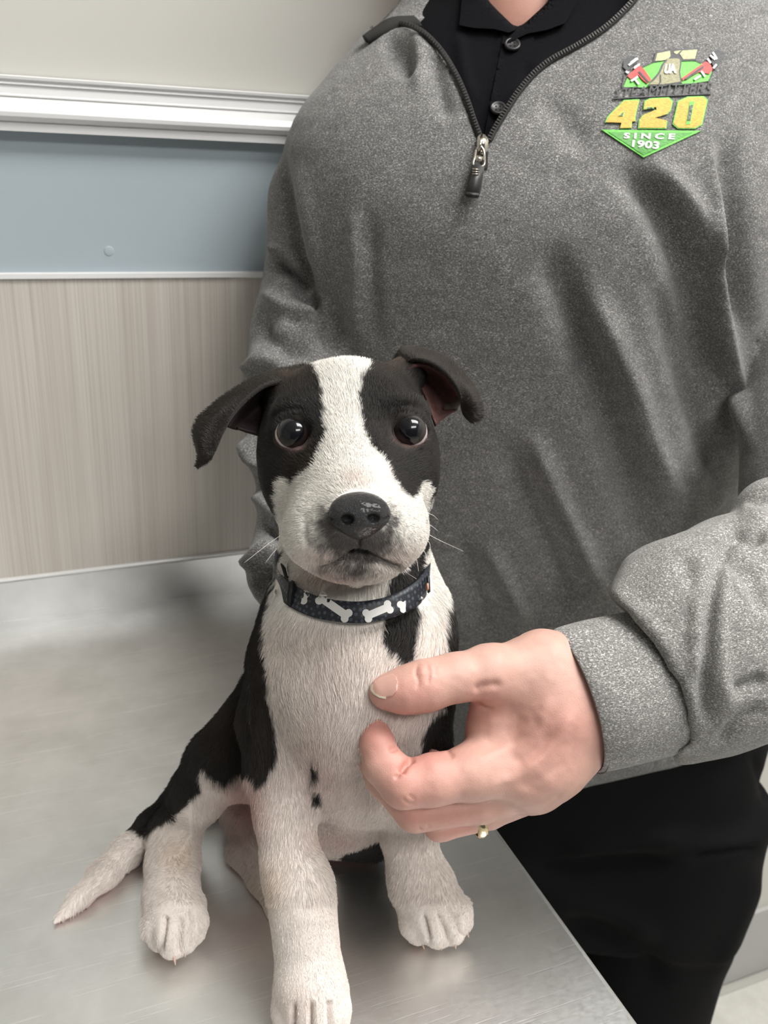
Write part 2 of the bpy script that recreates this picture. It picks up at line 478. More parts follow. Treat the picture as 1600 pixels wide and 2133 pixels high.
# moulded chair rail
def rail():
    pr = [(0, 0), (.013, 0), (.0135, .0055), (.0120, .0065), (.0150, .0075), (.0185, .0105), (.0190, .0135), (.0165, .0180), (.0120, .0222), (.0098, .0240),
          (.0112, .0246), (.0112, .0252), (.0095, .0262), (.0088, .0325), (.0105, .0330), (.0105, .0336), (.0080, .0345), (.0085, .0360), (.0108, .0366), (.0112, .0384), (.0100, .0392), (0, .0395)]
    V = []; xs = [-2.2, 1.8]
    for x in xs:
        for (o, z) in pr: V.append((x, WY-0.0016-o, 1.327+z-0.004))
    n = len(pr); Q = [[i, i+1, n+i+1, n+i] for i in range(n-1)]+[list(range(n))[::-1], [n+i for i in range(n)]]
    o = rawmesh('trim_1', np.array(V), Q, m_white, smooth=False)
    return struct(o, 'white moulded chair rail above the blue grey band')
rail()
# laminate panel with a fine vertical grain
def lam():
    m, n, l, b = newmat('grained_laminate'); tc = n.new('ShaderNodeTexCoord'); o = tc.outputs['Object']
    a = noise(n, l, o, 1, 3, 0.75, ((700, 1, 3.0), (0, 0.0, 0)))
    a2 = noise(n, l, o, 1, 2, 0.6, ((60, 1, 1.2),))
    ad = n.new('ShaderNodeMath'); ad.operation = 'MULTIPLY_ADD'; ad.inputs[1].default_value = 0.5
    l.new(a2.outputs[0], ad.inputs[0]); l.new(a.outputs[0], ad.inputs[2])
    r = ramp(n, [(0.50, (0.41, 0.37, 0.33)), (0.70, (0.50, 0.46, 0.415)), (0.92, (0.57, 0.535, 0.49))]); l.new(ad.outputs[0], r.inputs[0])
    l.new(r.outputs[0], b.inputs['Base Color']); b.inputs['Roughness'].default_value = 0.45
    return m
wp = thing('wall_panel', 'beige vertical-grained laminate panel on the wall behind the table', 'panel', (-0.3, WY, 0.90))
adopt(wp, box('board', (-1.6, WY-0.006, 0.90), (0.72, WY-0.0016, 1.2125), lam(), None, 0.0006, 1),
      box('edge_strip', (-1.6, WY-0.0085, 1.2105), (0.72, WY-0.0016, 1.2155), m_white, None, 0.0006, 1))
# small painted-over screw cap
import bmesh
def disc_cap():
    q = P(227, 523, 1.0)-ORG; q = ORG+q*((WY-0.0016)/q[1])
    bm = bmesh.new(); bmesh.ops.create_uvsphere(bm, u_segments=20, v_segments=10, radius=0.0042)
    for v in bm.verts: v.co.y *= 0.16
    me = bpy.data.meshes.new('screw_cap'); bm.to_mesh(me); bm.free(); me.shade_smooth(); me.materials.append(wallpaint('cap_paint', (0.38, 0.44, 0.48)))
    o = link(bpy.data.objects.new('screw_cap', me)); o.location = [float(v) for v in q]
    o['label'] = 'small round painted-over cap on the blue grey wall'; o['category'] = 'cap'
disc_cap()
# ceiling lamps (out of frame, they light the room)
m_lamp, n_, l_, b_ = newmat('lamp_diffuser'); b_.inputs['Emission Color'].default_value = (1, 0.98, 0.94, 1); b_.inputs['Emission Strength'].default_value = 6
for k, (x, y) in enumerate(((0.92, -0.02), (0.5, -1.4))):
    t = thing('ceiling_light', ('flat ceiling light panel above the exam table', 'flat ceiling light panel behind the camera')[k], 'light', (x, y, 2.62), 'ceiling light panels')
    adopt(t, box('frame', (x-0.63, y-0.33, 2.585), (x+0.63, y+0.33, 2.62), m_white), box('diffuser', (x-0.6, y-0.3, 2.580), (x+0.6, y+0.3, 2.586), m_lamp))

# ------------------------------------------------------------------ exam table
def steel(name, base=0.5, rough=0.34):
    m, n, l, b = newmat(name); tc = n.new('ShaderNodeTexCoord'); o = tc.outputs['Object']
    b.inputs['Metallic'].default_value = 1.0
    bl = noise(n, l, o, 22, 5, 0.6)
    # fine scratches in several directions: thin bands of stretched noise
    acc = None
    for k, (rz, s, st) in enumerate(((0.35, 700, 9), (0.95, 560, 8), (1.75, 620, 10), (2.3, 500, 9), (2.85, 800, 9))):
        a = noise(n, l, o, 1, 1, 0.5, ((st*1.5, s, 1), (0, 0, rz)))
        r = ramp(n, [(0.69, (0, 0, 0)), (0.77, (1, 1, 1))]); l.new(a.outputs[0], r.inputs[0])
        if acc is None: acc = r.outputs[0]
        else:
            mm = n.new('ShaderNodeMath'); mm.operation = 'ADD'; l.new(acc, mm.inputs[0]); l.new(r.outputs[0], mm.inputs[1]); acc = mm.outputs[0]
    gr = noise(n, l, o, 1, 4, 0.7, ((260, 420, 1), (0, 0, 0.1)))
    c = ramp(n, [(0.3, (base*0.90, base*0.90, base*0.88)), (0.7, (base*1.06, base*1.06, base*1.05))]); l.new(bl.outputs[0], c.inputs[0])
    mx = n.new('ShaderNodeMix'); mx.data_type = 'RGBA'; mx.inputs[7].default_value = (base*1.25, base*1.25, base*1.24, 1)
    f = n.new('ShaderNodeMath'); f.operation = 'MULTIPLY'; f.inputs[1].default_value = 0.36; l.new(acc, f.inputs[0]); f.use_clamp = True
    l.new(f.outputs[0], mx.inputs[0]); l.new(c.outputs[0], mx.inputs[6]); l.new(mx.outputs[2], b.inputs['Base Color'])
    rr = n.new('ShaderNodeMapRange'); rr.inputs['To Min'].default_value = rough-0.06; rr.inputs['To Max'].default_value = rough+0.10
    l.new(gr.outputs[0], rr.inputs[0]); l.new(rr.outputs[0], b.inputs['Roughness'])
    bp = n.new('ShaderNodeBump'); bp.inputs['Strength'].default_value = 0.10; bp.inputs['Distance'].default_value = 0.0003
    sm = n.new('ShaderNodeMath'); sm.operation = 'SUBTRACT'; l.new(gr.outputs[0], sm.inputs[0]); l.new(acc, sm.inputs[1])
    l.new(sm.outputs[0], bp.inputs['Height']); l.new(bp.outputs[0], b.inputs['Normal'])
    return m
m_steel = steel('brushed_steel', 0.86, 0.36)
tb = thing('exam_table', 'stainless steel veterinary exam table with scratched top and raised back edge', 'table', (-0.3, 0.52, 0))
TX1 = 0.276
adopt(tb, box('tabletop', (-1.02, 0.20, 0.868), (TX1, WY-0.0065, TOP), m_steel, None, 0.004, 3),
      box('backsplash', (-1.02, WY-0.0105, TOP-0.002), (TX1, WY-0.0065, TOP+0.0405), steel('splash_steel', 0.50, 0.34), None, 0.0012, 2),
      box('caulk_line', (-1.02, WY-0.0100, TOP+0.0400), (TX1, WY-0.0055, TOP+0.0425), m_white, None, 0.0005, 1),
      box('pedestal', (-0.62, 0.36, 0.03), (-0.16, 0.70, 0.868), steel('pedestal_steel', 0.5, 0.4), None, 0.01, 2),
      box('foot_plate', (-0.75, 0.28, 0.0), (-0.03, 0.76, 0.03), steel('foot_steel', 0.45, 0.4), None, 0.006, 2))

# ================================================================== PERSON
person = thing('person', 'man in heather grey quarter zip pullover reaching a hand to the puppy', 'person', (0.50, 0.60, 0))
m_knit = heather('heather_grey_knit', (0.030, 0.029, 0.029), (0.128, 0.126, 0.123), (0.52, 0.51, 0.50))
m_black = flat('black_polo_cotton', (0.0035, 0.0037, 0.0052), rough=0.9, spec=0.10, bump=0.4, bscale=900)
m_lining = flat('dark_charcoal_lining', (0.030, 0.029, 0.027), rough=0.95, spec=0.2, bump=0.3, bscale=900)
m_trous = flat('black_trouser_cloth', (0.0035, 0.0035, 0.0042), rough=0.85, spec=0.12, bump=0.3, bscale=1200)
def tab(*p, soft=0):
    a = np.array(p, float); ys = np.arange(a[0, 0], a[-1, 0]+1, 4.0); v = np.interp(ys, a[:, 0], a[:, 1])
    if soft: v = np.convolve(np.pad(v, soft, mode='edge'), np.hanning(2*soft+1)/np.hanning(2*soft+1).sum(), 'valid')
    return lambda y: np.interp(y, ys, v)
Lx = tab((-250, 960), (-100, 900), (-40, 850), (0, 822), (60, 765), (110, 722), (160, 678), (205, 640), (250, 612), (300, 596), (400, 603), (560, 636), (680, 668), (760, 680), (900, 690), (1100, 700), (1250, 745), (1400, 850), (1500, 905), (1640, 985), (1800, 1040))
Rx = tab((-250, 1310), (-100, 1520), (-40, 1620), (0, 1680), (80, 1700), (200, 1700), (400, 1700), (560, 1660), (640, 1635), (750, 1596), (850, 1576), (950, 1562), (1050, 1540), (1200, 1532), (1400, 1545), (1640, 1590), (1800, 1600))
Hh = tab((-300, 0.76), (-100, 0.715), (0, 0.705), (120, 0.668), (280, 0.638), (450, 0.619), (700, 0.626), (1000, 0.653), (1300, 0.690), (1640, 0.725), (1900, 0.73), soft=45)
def front_d(py): return Hh(py)/(0.925-0.000201*(py-1066))
def torso_field(fld, shrink=0.0, ylo=-400, yhi=2000, k=0.0, half=0.098, pw=2.6, sub=False):
    lo = P(300, 1900, 0.5); w_ = (slice(0, fld.n[0]), slice(0, fld.n[1]), slice(0, fld.n[2]))
    X, Y, Z = fld.grid(w_); X = X-ORG[0]; Y = Y-ORG[1]; Z = Z-ORG[2]
    d = (X*FW[0]+Y*FW[1]+Z*FW[2]).astype(np.float32); dd = np.maximum(d, 0.05)
    px = 800+F*(X*RT[0]+Y*RT[1]+Z*RT[2])/dd; py = 1066.5-F*(X*UP[0]+Y*UP[1]+Z*UP[2])/dd
    l = Lx(py); r = Rx(py); df = front_d(py)
    u = np.abs(px-(l+r)/2)/((r-l)/2); hw = (r-l)/2*(df+half)/F-shrink
    # round front: depth grows to the sides
    v = (d-(df+half))/1.0
    q = ((u*(hw+shrink)/hw)**pw+(np.abs(v)/(half-shrink))**pw)**(1/pw)
    f = ((q-1)*np.minimum(hw, half-shrink)).astype(np.float32)
    f = np.maximum(f, ((py-yhi)*d/F).astype(np.float32)); f = np.maximum(f, ((ylo-py)*d/F).astype(np.float32))
    return f, px, py, d
# ---- the pullover
VOP = [(1001, 292), (984, 246), (966, 196), (945, 150), (918, 108), (890, 78), (862, 60), (835, 52), (800, 58), (770, 76), (800, -30), (840, -260), (1345, -260), (1335, -40), (1316, 4), (1262, 55), (1205, 92), (1150, 122), (1112, 152), (1076, 196), (1048, 240), (1024, 286), (1012, 300)]
lo = np.array([0.02, 0.28, 0.62]); hi = np.array([0.86, 0.83, 1.62])
fld = Field(lo, hi, 0.0035)
tf, gx, gy, gd = torso_field(fld)
# straight hem sloping like the photograph
hem = 1655-(gx-1160)*0.235
tf = np.maximum(tf, ((gy-hem)*gd/F).astype(np.float32))
fld.F[:] = np.minimum(fld.F, tf)
SL_R = [(715, 300, .725, 105), (668, 420, .728, 105), (664, 560, .722, 108), (640, 700, .712, 118), (632, 820, .70, 126), (640, 930, .69, 124), (652, 1060, .67, 112), (608, 1190, .63, 93), (660, 1232, .61, 76)]
fld.chain(SL_R, 0.006)
SL_L = [(1600, 190, .745, 120), (1680, 420, .74, 120), (1692, 700, .70, 128), (1690, 880, .68, 142), (1718, 1040, .645, 165), (1790, 1180, .60, 170)]
fld.chain(SL_L, 0.006)
# V opening, cut to a shallow depth
m_ = (gy < 330)
sdv = np.full(gx.shape, 99, np.float32); sdv[m_] = poly_sd(gx[m_], gy[m_], VOP)
cut = np.maximum((sdv*gd/F), (gd-(front_d(gy)+np.interp(gy, [60, 150], [0.13, 0.028])))).astype(np.float32)
inn = np.maximum(cut, (gy-330)*gd/F).astype(np.float32)
fld.F = np.maximum(fld.F, -inn)
fld.F = np.maximum(fld.F, ((-150-gy)*gd/F).astype(np.float32))
fld.F = np.maximum(fld.F, (fld.ax[1]-(WY-.035))[None, :, None].astype(np.float32))
del tf, gx, gy, gd, sdv, cut, inn, hem, m_
V, Q = fld.mesh(); del fld
V = relax(V, Q, 2)
FOLDS = [
    # armhole seam and the drapes that run from it
    ([(596, 292), (602, 400), (622, 500), (650, 600), (672, 690), (680, 760)], -0.004, 9),
    ([(620, 330), (650, 480), (672, 600), (690, 700)], 0.004, 16), ([(655, 520), (690, 640), (705, 745)], -0.003, 14),
    ([(735, 420), (742, 560), (748, 740)], 0.003, 16), ([(770, 440), (776, 600), (790, 730)], -0.0025, 16),
    # big diagonal drapes to the lower right
    ([(1270, 330), (1370, 420), (1430, 560), (1470, 740), (1500, 900)], -0.010, 34),
    ([(1340, 330), (1440, 430), (1500, 560)], 0.006, 26),
    ([(1480, 250), (1490, 420), (1495, 560), (1518, 740), (1546, 850), (1562, 950)], 0.007, 16),
    ([(1510, 260), (1525, 420), (1530, 560), (1552, 740)], -0.008, 24),
    ([(1130, 500), (1190, 640), (1250, 820), (1310, 1000), (1380, 1180)], -0.009, 36),
    ([(1190, 560), (1290, 740), (1350, 900), (1420, 1080)], 0.007, 30),
    ([(1360, 560), (1420, 760), (1480, 960), (1500, 1080)], -0.007, 30),
    ([(1100, 880), (1150, 1000), (1210, 1130), (1270, 1260)], 0.006, 20),
    ([(1050, 900), (1090, 1030), (1150, 1170), (1200, 1290)], -0.005, 22),
    ([(1010, 1120), (1060, 1220), (1100, 1300)], 0.005, 18), ([(950, 1100), (990, 1230), (1020, 1320)], -0.004, 20),
    ([(1450, 960), (1480, 1020), (1510, 1060)], 0.006, 24),
    ([(870, 60), (872, 120), (868, 200)], 0.005, 14, 0.4), ([(905, 90), (915, 170), (935, 260)], -0.004, 18),
    ([(790, 95), (840, 110), (860, 170)], -0.006, 26), ([(1130, 190), (1180, 260), (1240, 300)], -0.003, 30),
    # right sleeve wrinkles
    ([(562, 545), (600, 562), (650, 600)], -0.010, 12), ([(556, 520), (600, 528), (640, 560)], 0.006, 14),
    ([(545, 600), (590, 640), (640, 650), (665, 640)], 0.007, 16), ([(600, 590), (640, 620), (668, 640)], -0.007, 12),
    ([(545, 640), (555, 700), (600, 730), (660, 720)], -0.006, 20), ([(520, 760), (580, 700), (610, 670)], 0.004, 18),
    ([(505, 800), (540, 782), (600, 792)], -0.006, 13), ([(500, 780), (540, 760), (600, 740)], 0.005, 14),
    ([(512, 905), (535, 960), (575, 985)], 0.007, 14), ([(520, 985), (560, 1010), (600, 1010)], -0.007, 12),
    ([(530, 1020), (560, 1060), (600, 1100)], 0.005, 14), ([(545, 1090), (580, 1120), (600, 1160)], -0.006, 12),
    ([(508, 1190), (540, 1160), (580, 1130)], 0.006, 16), ([(543, 1250), (538, 1220), (570, 1195), (600, 1170)], -0.007, 9),
]
V = folds(V, Q, [(p[0], p[1]*1.5)+tuple(p[2:]) for p in FOLDS])
N_ = vnormals(V, Q)
V = V+N_*(0.0012*vnoise(V, 22)+0.0006*vnoise(V, 55))[:, None]
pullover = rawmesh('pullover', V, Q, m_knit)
pullover['label'] = 'heather grey quarter zip pullover'
pb = bvh_of(V, Q)
adopt(person, pullover)

# ---- near forearm sleeve and its cuff (his left arm)
def sleeve():
    f = Field((0.18, 0.10, 0.95), (0.70, 0.55, 1.32), 0.0022)
    f.chain([(1810, 1150, .60, 185), (1690, 1235, .555, 205), (1570, 1300, .522, 226)], 0.01)
    f.chain([(1570, 1300, .522, 226), (1440, 1345, .502, 218), (1330, 1395, .490, 190)], 0.01)
    f.chain([(1640, 1140, .55, 90), (1612, 1078, .545, 84)], 0.006)
    f.chain([(1475, 1195, .505, 82), (1330, 1275, .492, 60)], 0.012)
    f.chain([(1420, 1520, .500, 62), (1500, 1490, .515, 70)], 0.015)
    w_ = (slice(0, f.n[0]), slice(0, f.n[1]), slice(0, f.n[2])); X, Y, Z = f.grid(w_); X = X-ORG[0]; Y = Y-ORG[1]; Z = Z-ORG[2]
    d = np.maximum(X*FW[0]+Y*FW[1]+Z*FW[2], .05); px = 800+F*(X*RT[0]+Y*RT[1]+Z*RT[2])/d; py = 1066.5-F*(X*UP[0]+Y*UP[1]+Z*UP[2])/d
    lip = np.interp(py, [1180, 1235, 1262, 1290, 1330, 1370, 1430, 1480, 1520, 1548, 1562, 1590], [1290, 1268, 1290, 1335, 1372, 1396, 1418, 1432, 1440, 1436, 1412, 1395])
    c = ((lip-px)*d/F).astype(np.float32); k = 0.006
    hh = np.maximum(k-np.abs(f.F-c), 0)/k; f.F = np.maximum(f.F, c)+hh*hh*k*.25
    # hollow behind the lip, round the cuff
    hol = Field.__new__(Field); hol.__dict__.update(f.__dict__); hol.F = np.full(f.n, .05, np.float32)
    Field.chain(hol, [(1180, 1455, .476, 150), (1300, 1446, .487, 146), (1390, 1420, .494, 126)], 0.002)
    f.F = np.maximum(f.F, -hol.F)
    V, Q = f.mesh(); V = relax(V, Q, 2)
    V = folds(V, Q, [
        ([(1545, 1080), (1500, 1160), (1478, 1300), (1468, 1400), (1472, 1470), (1492, 1520)], -0.0048, 12, .15),
        ([(1510, 1180), (1500, 1290), (1500, 1400), (1520, 1500)], 0.004, 18), ([(1440, 1200), (1450, 1320), (1448, 1420)], 0.004, 20),
        ([(1300, 1262), (1370, 1330), (1415, 1430)], 0.004, 14), ([(1420, 1150), (1440, 1230), (1430, 1330)], -0.003, 16),
        ([(1520, 1100), (1560, 1120), (1600, 1110)], -0.006, 12), ([(1540, 1060), (1600, 1085)], 0.004, 14), ([(1490, 1560), (1540, 1500), (1600, 1470)], -0.004, 12),
        ([(1520, 1440), (1600, 1410)], -0.004, 14), ([(1490, 1130), (1560, 1200), (1600, 1290)], -0.004, 16), ([(1380, 1575), (1420, 1545), (1430, 1480)], 0.003, 12)])
    N = vnormals(V, Q); V = V+N*(0.0009*vnoise(V, 40))[:, None]
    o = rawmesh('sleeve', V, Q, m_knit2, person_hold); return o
m_knit2 = heather('heather_grey_knit_lit', (0.06, 0.058, 0.055), (0.20, 0.196, 0.188), (0.60, 0.59, 0.57), 0.9)  # lighter copy of the pullover knit, the forearm's brighter light put into its colour
person_hold = None
slv = sleeve(); slv['label'] = 'loose forearm of the grey sleeve draped over its cuff'
def cuff():
    rings = [(1166, 1324, .474, 1236, 1592, .480, .0345, .027, 20), (1154, 1312, .471, 1232, 1603, .478, .0375, .030, 21), (1200, 1297, .474, 1280, 1594, .482, .041, .034, 20), (1280, 1280, .482, 1370, 1572, .490, .041, .034, 16), (1400, 1260, .495, 1470, 1545, .505, .040, .034, 10)]
    V, Q = ringloft(rings, 60, 90)
    N = vnormals(V, Q); 
    o = rawmesh('cuff', V, Q, m_knit2)
    sm = o.modifiers.new('s', 'SOLIDIFY'); sm.thickness = 0.0028; sm.offset = -1
    return o, V, Q
cuffo, cV, cQ = cuff(); cuffo['label'] = 'ribbed grey cuff at the wrist'
adopt(person, slv, cuffo)

# ---- black polo under it
fld = Field((0.16, 0.30, 1.10), (0.80, 0.83, 1.56), 0.004)
tf, gx, gy, gd = torso_field(fld, shrink=0.017, yhi=400)
fld.F = np.minimum(fld.F, tf)
NK = [(1015, 0), (1078, 62), (1146, 0), (1190, -200), (960, -200)]
sdn = np.full(gx.shape, 99, np.float32); mk = gy < 120; sdn[mk] = poly_sd(gx[mk], gy[mk], NK)
fld.F = np.maximum(fld.F, -np.maximum(sdn*gd/F, gd-(front_d(gy)+0.10)).astype(np.float32))
fld.F = np.maximum(fld.F, ((-110-gy)*gd/F).astype(np.float32))
del tf, gx, gy, gd, sdn, mk
V, Q = fld.mesh(); del fld; V = relax(V, Q, 2)
V = folds(V, Q, [([(1048, 75), (1030, 160), (1008, 300)], 0.0016, 4, 0), ([(1100, 120), (1092, 200), (1060, 260)], -0.002, 14), ([(955, 60), (965, 140), (985, 220)], 0.003, 12)])
polo = rawmesh('polo_shirt', V, Q, m_black); ppb = bvh_of(V, Q); polo['label'] = 'black polo shirt showing in the open neck'
adopt(person, polo)
placket = drape_poly('placket', [(1050, 66), (1115, 66), (1100, 150), (1070, 235), (1030, 310), (1004, 310), (1024, 200), (1040, 120)], ppb, m_black, None, 0.0005, 0.0015)
cl1 = drape_poly('collar', [(966, -40), (957, 52), (985, 58), (1030, 60), (1060, 68), (1079, 60), (1045, 34), (1010, -6), (996, -40)], ppb, m_black, None, 0.0035, 0.003, dflt=.62)
cl2 = drape_poly('collar', [(1146, -4), (1110, 34), (1079, 58), (1048, 90), (1052, 92), (1098, 70), (1140, 62), (1178, 48), (1205, 0), (1215, -40), (1172, -40)], ppb, m_black, None, 0.0035, 0.003, dflt=.62)
adopt(person, placket, cl1, cl2)
# dark lining bands just inside the zip
ln1 = drape_poly('lining', [(905, -30), (893, 40), (900, 72), (930, 108), (958, 152), (985, 220), (1004, 286), (1000, 292), (978, 246), (958, 196), (940, 156), (912, 110), (885, 80), (868, 66), (900, 20), (890, -30)], pb, m_lining, None, -0.002, 0.002, dflt=.66)
adopt(person, ln1)
def button(px, py, r):
    c = cast(ppb, px, py, 0.0030); 
    bm = bmesh.new()
    prof = [(0, .0007), (.55, .0007), (.66, .0010), (.78, .0016), (.92, .0016), (1, .0009), (1, -.0005), (0, -.0005)]
    R = r*float((c-ORG)@FW)/F; seg = 28; V = []; Qs = []
    A = np.linspace(0, 2*np.pi, seg, endpoint=False)
    nrm = -(FW*0.93-UP*0.35); nrm /= np.linalg.norm(nrm); ux = np.cross(UP, nrm); ux /= np.linalg.norm(ux); uy = np.cross(nrm, ux)
    for (k, h) in prof:
        for a in A: V.append(c+ux*R*max(k, .001)*math.cos(a)+uy*R*max(k, .001)*math.sin(a)+nrm*h)
    for i in range(len(prof)-1):
        for j in range(seg): Qs.append([i*seg+j, i*seg+(j+1) % seg, (i+1)*seg+(j+1) % seg, (i+1)*seg+j])
    o = rawmesh('button', np.array(V), Qs, m_button)
    for dx, dy in ((-.25, -.25), (.25, -.25), (-.25, .25), (.25, .25)):
        q = c+ux*R*dx+uy*R*dy+nrm*0.0008
        h = tube('hole', [q-nrm*.0006, q+nrm*.0001], [R*.12, R*.12], m_hole, None, 8); adopt(o, h)
    bm.free(); return o
m_button = flat('black_button_plastic', (0.018, 0.018, 0.02), rough=0.35, spec=0.5)
m_hole = flat('button_hole_shade', (0.002, 0.002, 0.002), rough=0.9)
bt1 = button(1067, 101, 17); bt2 = button(1037, 232, 17)
adopt(person, bt1, bt2)

# ---- zip: tapes, teeth, slider and pull
m_tape = flat('black_zip_tape', (0.012, 0.012, 0.012), rough=0.8)
m_tooth = flat('dark_zip_teeth', (0.05, 0.048, 0.046), rough=0.36, metal=0.9)
m_nickel = flat('polished_nickel', (0.62, 0.58, 0.52), rough=0.16, metal=1.0)
m_rub = flat('black_rubber_pull', (0.022, 0.022, 0.022), rough=0.42, spec=0.5, bump=0.1)
ZL = spline([(1003, 290), (988, 250), (970, 198), (948, 150), (922, 108), (893, 76), (868, 58), (845, 49), (820, 45)], 150)
ZR = spline([(1018, 292), (1030, 268), (1052, 232), (1078, 192), (1112, 152), (1150, 122), (1205, 92), (1262, 55), (1312, 8), (1340, -30)], 150)
def band2(path, w0, w1):
    t = np.gradient(path, axis=0); t /= np.linalg.norm(t, axis=1)[:, None]; nn = np.stack([-t[:, 1], t[:, 0]], 1)
    return path+nn*w0, path+nn*w1
def smoothdepth(path, bv, off):
    out = []; last = None
    for x, y in path:
        q = cast(bv, x, y); d = None if q is None else float((q-ORG)@FW)
        out.append(d)
    out = np.array([np.nan if q is None else q for q in out])
    base = np.array([front_d(y) for x, y in path])+0.004*0
    # depth of the cloth edge: follow the outer front, ignore rays that fall into the opening
    ok = ~np.isnan(out); out[~ok] = base[~ok]
    # local minimum = nearest cloth
    n = len(out); o2 = np.array([out[max(0, i-4):i+5].min() for i in range(n)])
    kk = np.ones(15)/15; o3 = np.convolve(np.pad(o2, 7, mode='edge'), kk, 'valid')
    return o3-off
def zipside(path, sgn, name):
    outp = path+0
    t = np.gradient(path, axis=0); t /= np.linalg.norm(t, axis=1)[:, None]; nn = np.stack([-t[:, 1], t[:, 0]], 1)*sgn
    dd = smoothdepth(path+nn*9, pb, 0.0012)
    V = []
    for k, (off, dz) in enumerate(((7, 0.0006), (4, -0.0004), (-2, -0.0006), (-4, 0.001))):
        q = path+nn*off; V.append(P(q[:, 0], q[:, 1], dd+dz))
    n = len(path); V = np.concatenate(V); Qs = []
    for k in range(3):
        for i in range(n-1): Qs.append([k*n+i, k*n+i+1, (k+1)*n+i+1, (k+1)*n+i])
    o = rawmesh(name, V, np.array(Qs), m_tape)
    s = o.modifiers.new('s', 'SOLIDIFY'); s.thickness = 0.001; s.offset = 0
    L = np.concatenate([[0], np.cumsum(np.linalg.norm(np.diff(path, axis=0), axis=1))]); cnt = int(L[-1]/6.2)
    Vs = []; Fs = []
    for m in range(cnt):
        s_ = (m+.5)*L[-1]/cnt; x = np.interp(s_, L, path[:, 0]); y = np.interp(s_, L, path[:, 1]); d = np.interp(s_, L, dd)
        nx = np.array([np.interp(s_, L, nn[:, 0]), np.interp(s_, L, nn[:, 1])]); tx = np.array([nx[1], -nx[0]])
        b0 = len(Vs)
        for dz in (-0.0019, -0.0004):
            for a, b in ((-5.5, -1.7), (2.5, -1.3), (2.5, 1.3), (-5.5, 1.7)):
                Vs.append(P(x+nx[0]*a+tx[0]*b, y+nx[1]*a+tx[1]*b, d+dz))
        for f in ((0, 1, 2, 3), (7, 6, 5, 4), (0, 4, 5, 1), (1, 5, 6, 2), (2, 6, 7, 3), (3, 7, 4, 0)): Fs.append([b0+q for q in f])
    te = rawmesh('zip_teeth', np.array(Vs), Fs, m_tooth, smooth=False); te['kind'] = 'stuff'
    adopt(o, te)
    return o
zl = zipside(ZL, -1, 'zip_tape'); zr = zipside(ZR, 1, 'zip_tape')
adopt(person, zl, zr)
def rect3(c, ux, uy, uz, sx, sy, sz): return None
def slab(name, quad, d0, th, mat, bev=0.0006):
    """a rounded slab: pixel outline at depth d0 with thickness th"""
    bm = bmesh.new(); q = np.asarray(quad, float)
    a = [bm.verts.new(P(x, y, d0)) for x, y in q]; b = [bm.verts.new(P(x, y, d0)+FW*th) for x, y in q]
    bm.faces.new(a); bm.faces.new(b[::-1]); n = len(a)
    for i in range(n): bm.faces.new((a[i], b[i], b[(i+1) % n], a[(i+1) % n]))
    bmesh.ops.recalc_face_normals(bm, faces=bm.faces[:])
    if bev: bmesh.ops.bevel(bm, geom=bm.edges[:], offset=bev, segments=2, affect='EDGES')
    me = bpy.data.meshes.new(name); bm.to_mesh(me); bm.free(); me.materials.append(mat); me.shade_smooth()
    return link(bpy.data.objects.new(name, me))
zd = float((cast(pb, 1000, 330)-ORG)@FW)-0.004
slider = slab('zip_slider', [(996, 281), (1010, 278), (1018, 290), (1016, 312), (1006, 322), (994, 312), (994, 292)], zd+0.0005, 0.004, m_nickel, .0006)
bail = tube('bail', [P(*q) for q in ((1004, 283, zd+.001), (1002, 295, zd-.0025), (998, 308, zd-.0025), (996, 318, zd+.001))], .0011, m_nickel); 
loop = tube('pull_link', spline([P(*q) for q in ((992, 312, zd-.0008), (989, 328, zd-.001), (986, 343, zd-.001), (997, 347, zd-.001), (1008, 344, zd-.001), (1009, 328, zd-.001), (1007, 313, zd-.0008), (1000, 305, zd-.001), (992, 312, zd-.0008))], 40), .00085, m_nickel)
pull = slab('zip_pull', [(983, 340), (1010, 344), (1006, 368), (1002, 398), (998, 412), (971, 409), (969, 399), (974, 384), (979, 360)], zd-0.0026, 0.0026, m_rub, .0008)
crim = slab('crimp', [(992, 323), (1006, 325), (1004, 336), (990, 334)], zd-.0022, .0022, m_nickel, .0004)
bars = [slab('bar', [(984, 350+5*k), (999, 351.5+5*k), (998.5, 354+5*k), (983.5, 352.5+5*k)], zd-.0032, .001, m_nickel, .0002) for k in range(3)]
lipb = slab('pull_lip', [(970, 398), (1001, 402), (998, 411), (968, 408)], zd-.0036, .0022, m_rub, .0008)
adopt(pull, *bars); adopt(pull, lipb); adopt(slider, bail, loop, crim)
adopt(person, slider, pull)
zipcover = drape_poly('closed_zip', [(1003, 318), (1017, 316), (1016, 352), (1004, 352)], pb, m_tape, None, .0002, .001); adopt(person, zipcover)
# ---- fold-down pullover collar
def collar_flap(name, A, B, dA, dB, mat, th=0.0035, n=24, bulge=0.004):
    a = spline([(*p, d) for p, d in zip(A, dA)], n); b = spline([(*p, d) for p, d in zip(B, dB)], n); V = []; m = 10
    for i in range(n):
        for j in range(m):
            t = j/(m-1); q = a[i]*(1-t)+b[i]*t; V.append(P(q[0], q[1], q[2]-bulge*math.sin(math.pi*t)))
    Qs = [[i*m+j, i*m+j+1, (i+1)*m+j+1, (i+1)*m+j] for i in range(n-1) for j in range(m-1)]
    o = rawmesh(name, np.array(V), np.array(Qs), mat); s = o.modifiers.new('s', 'SOLIDIFY'); s.thickness = th; s.offset = 0
    return o
dz0 = float(front_d(40))
cf1 = collar_flap('collar_flap', [(850, -80), (836, 0), (815, 32), (795, 52)], [(930, -80), (911, 0), (893, 36), (868, 47)], [.70, .69, .685, .672], [.69, .672, .662, .655], m_knit)
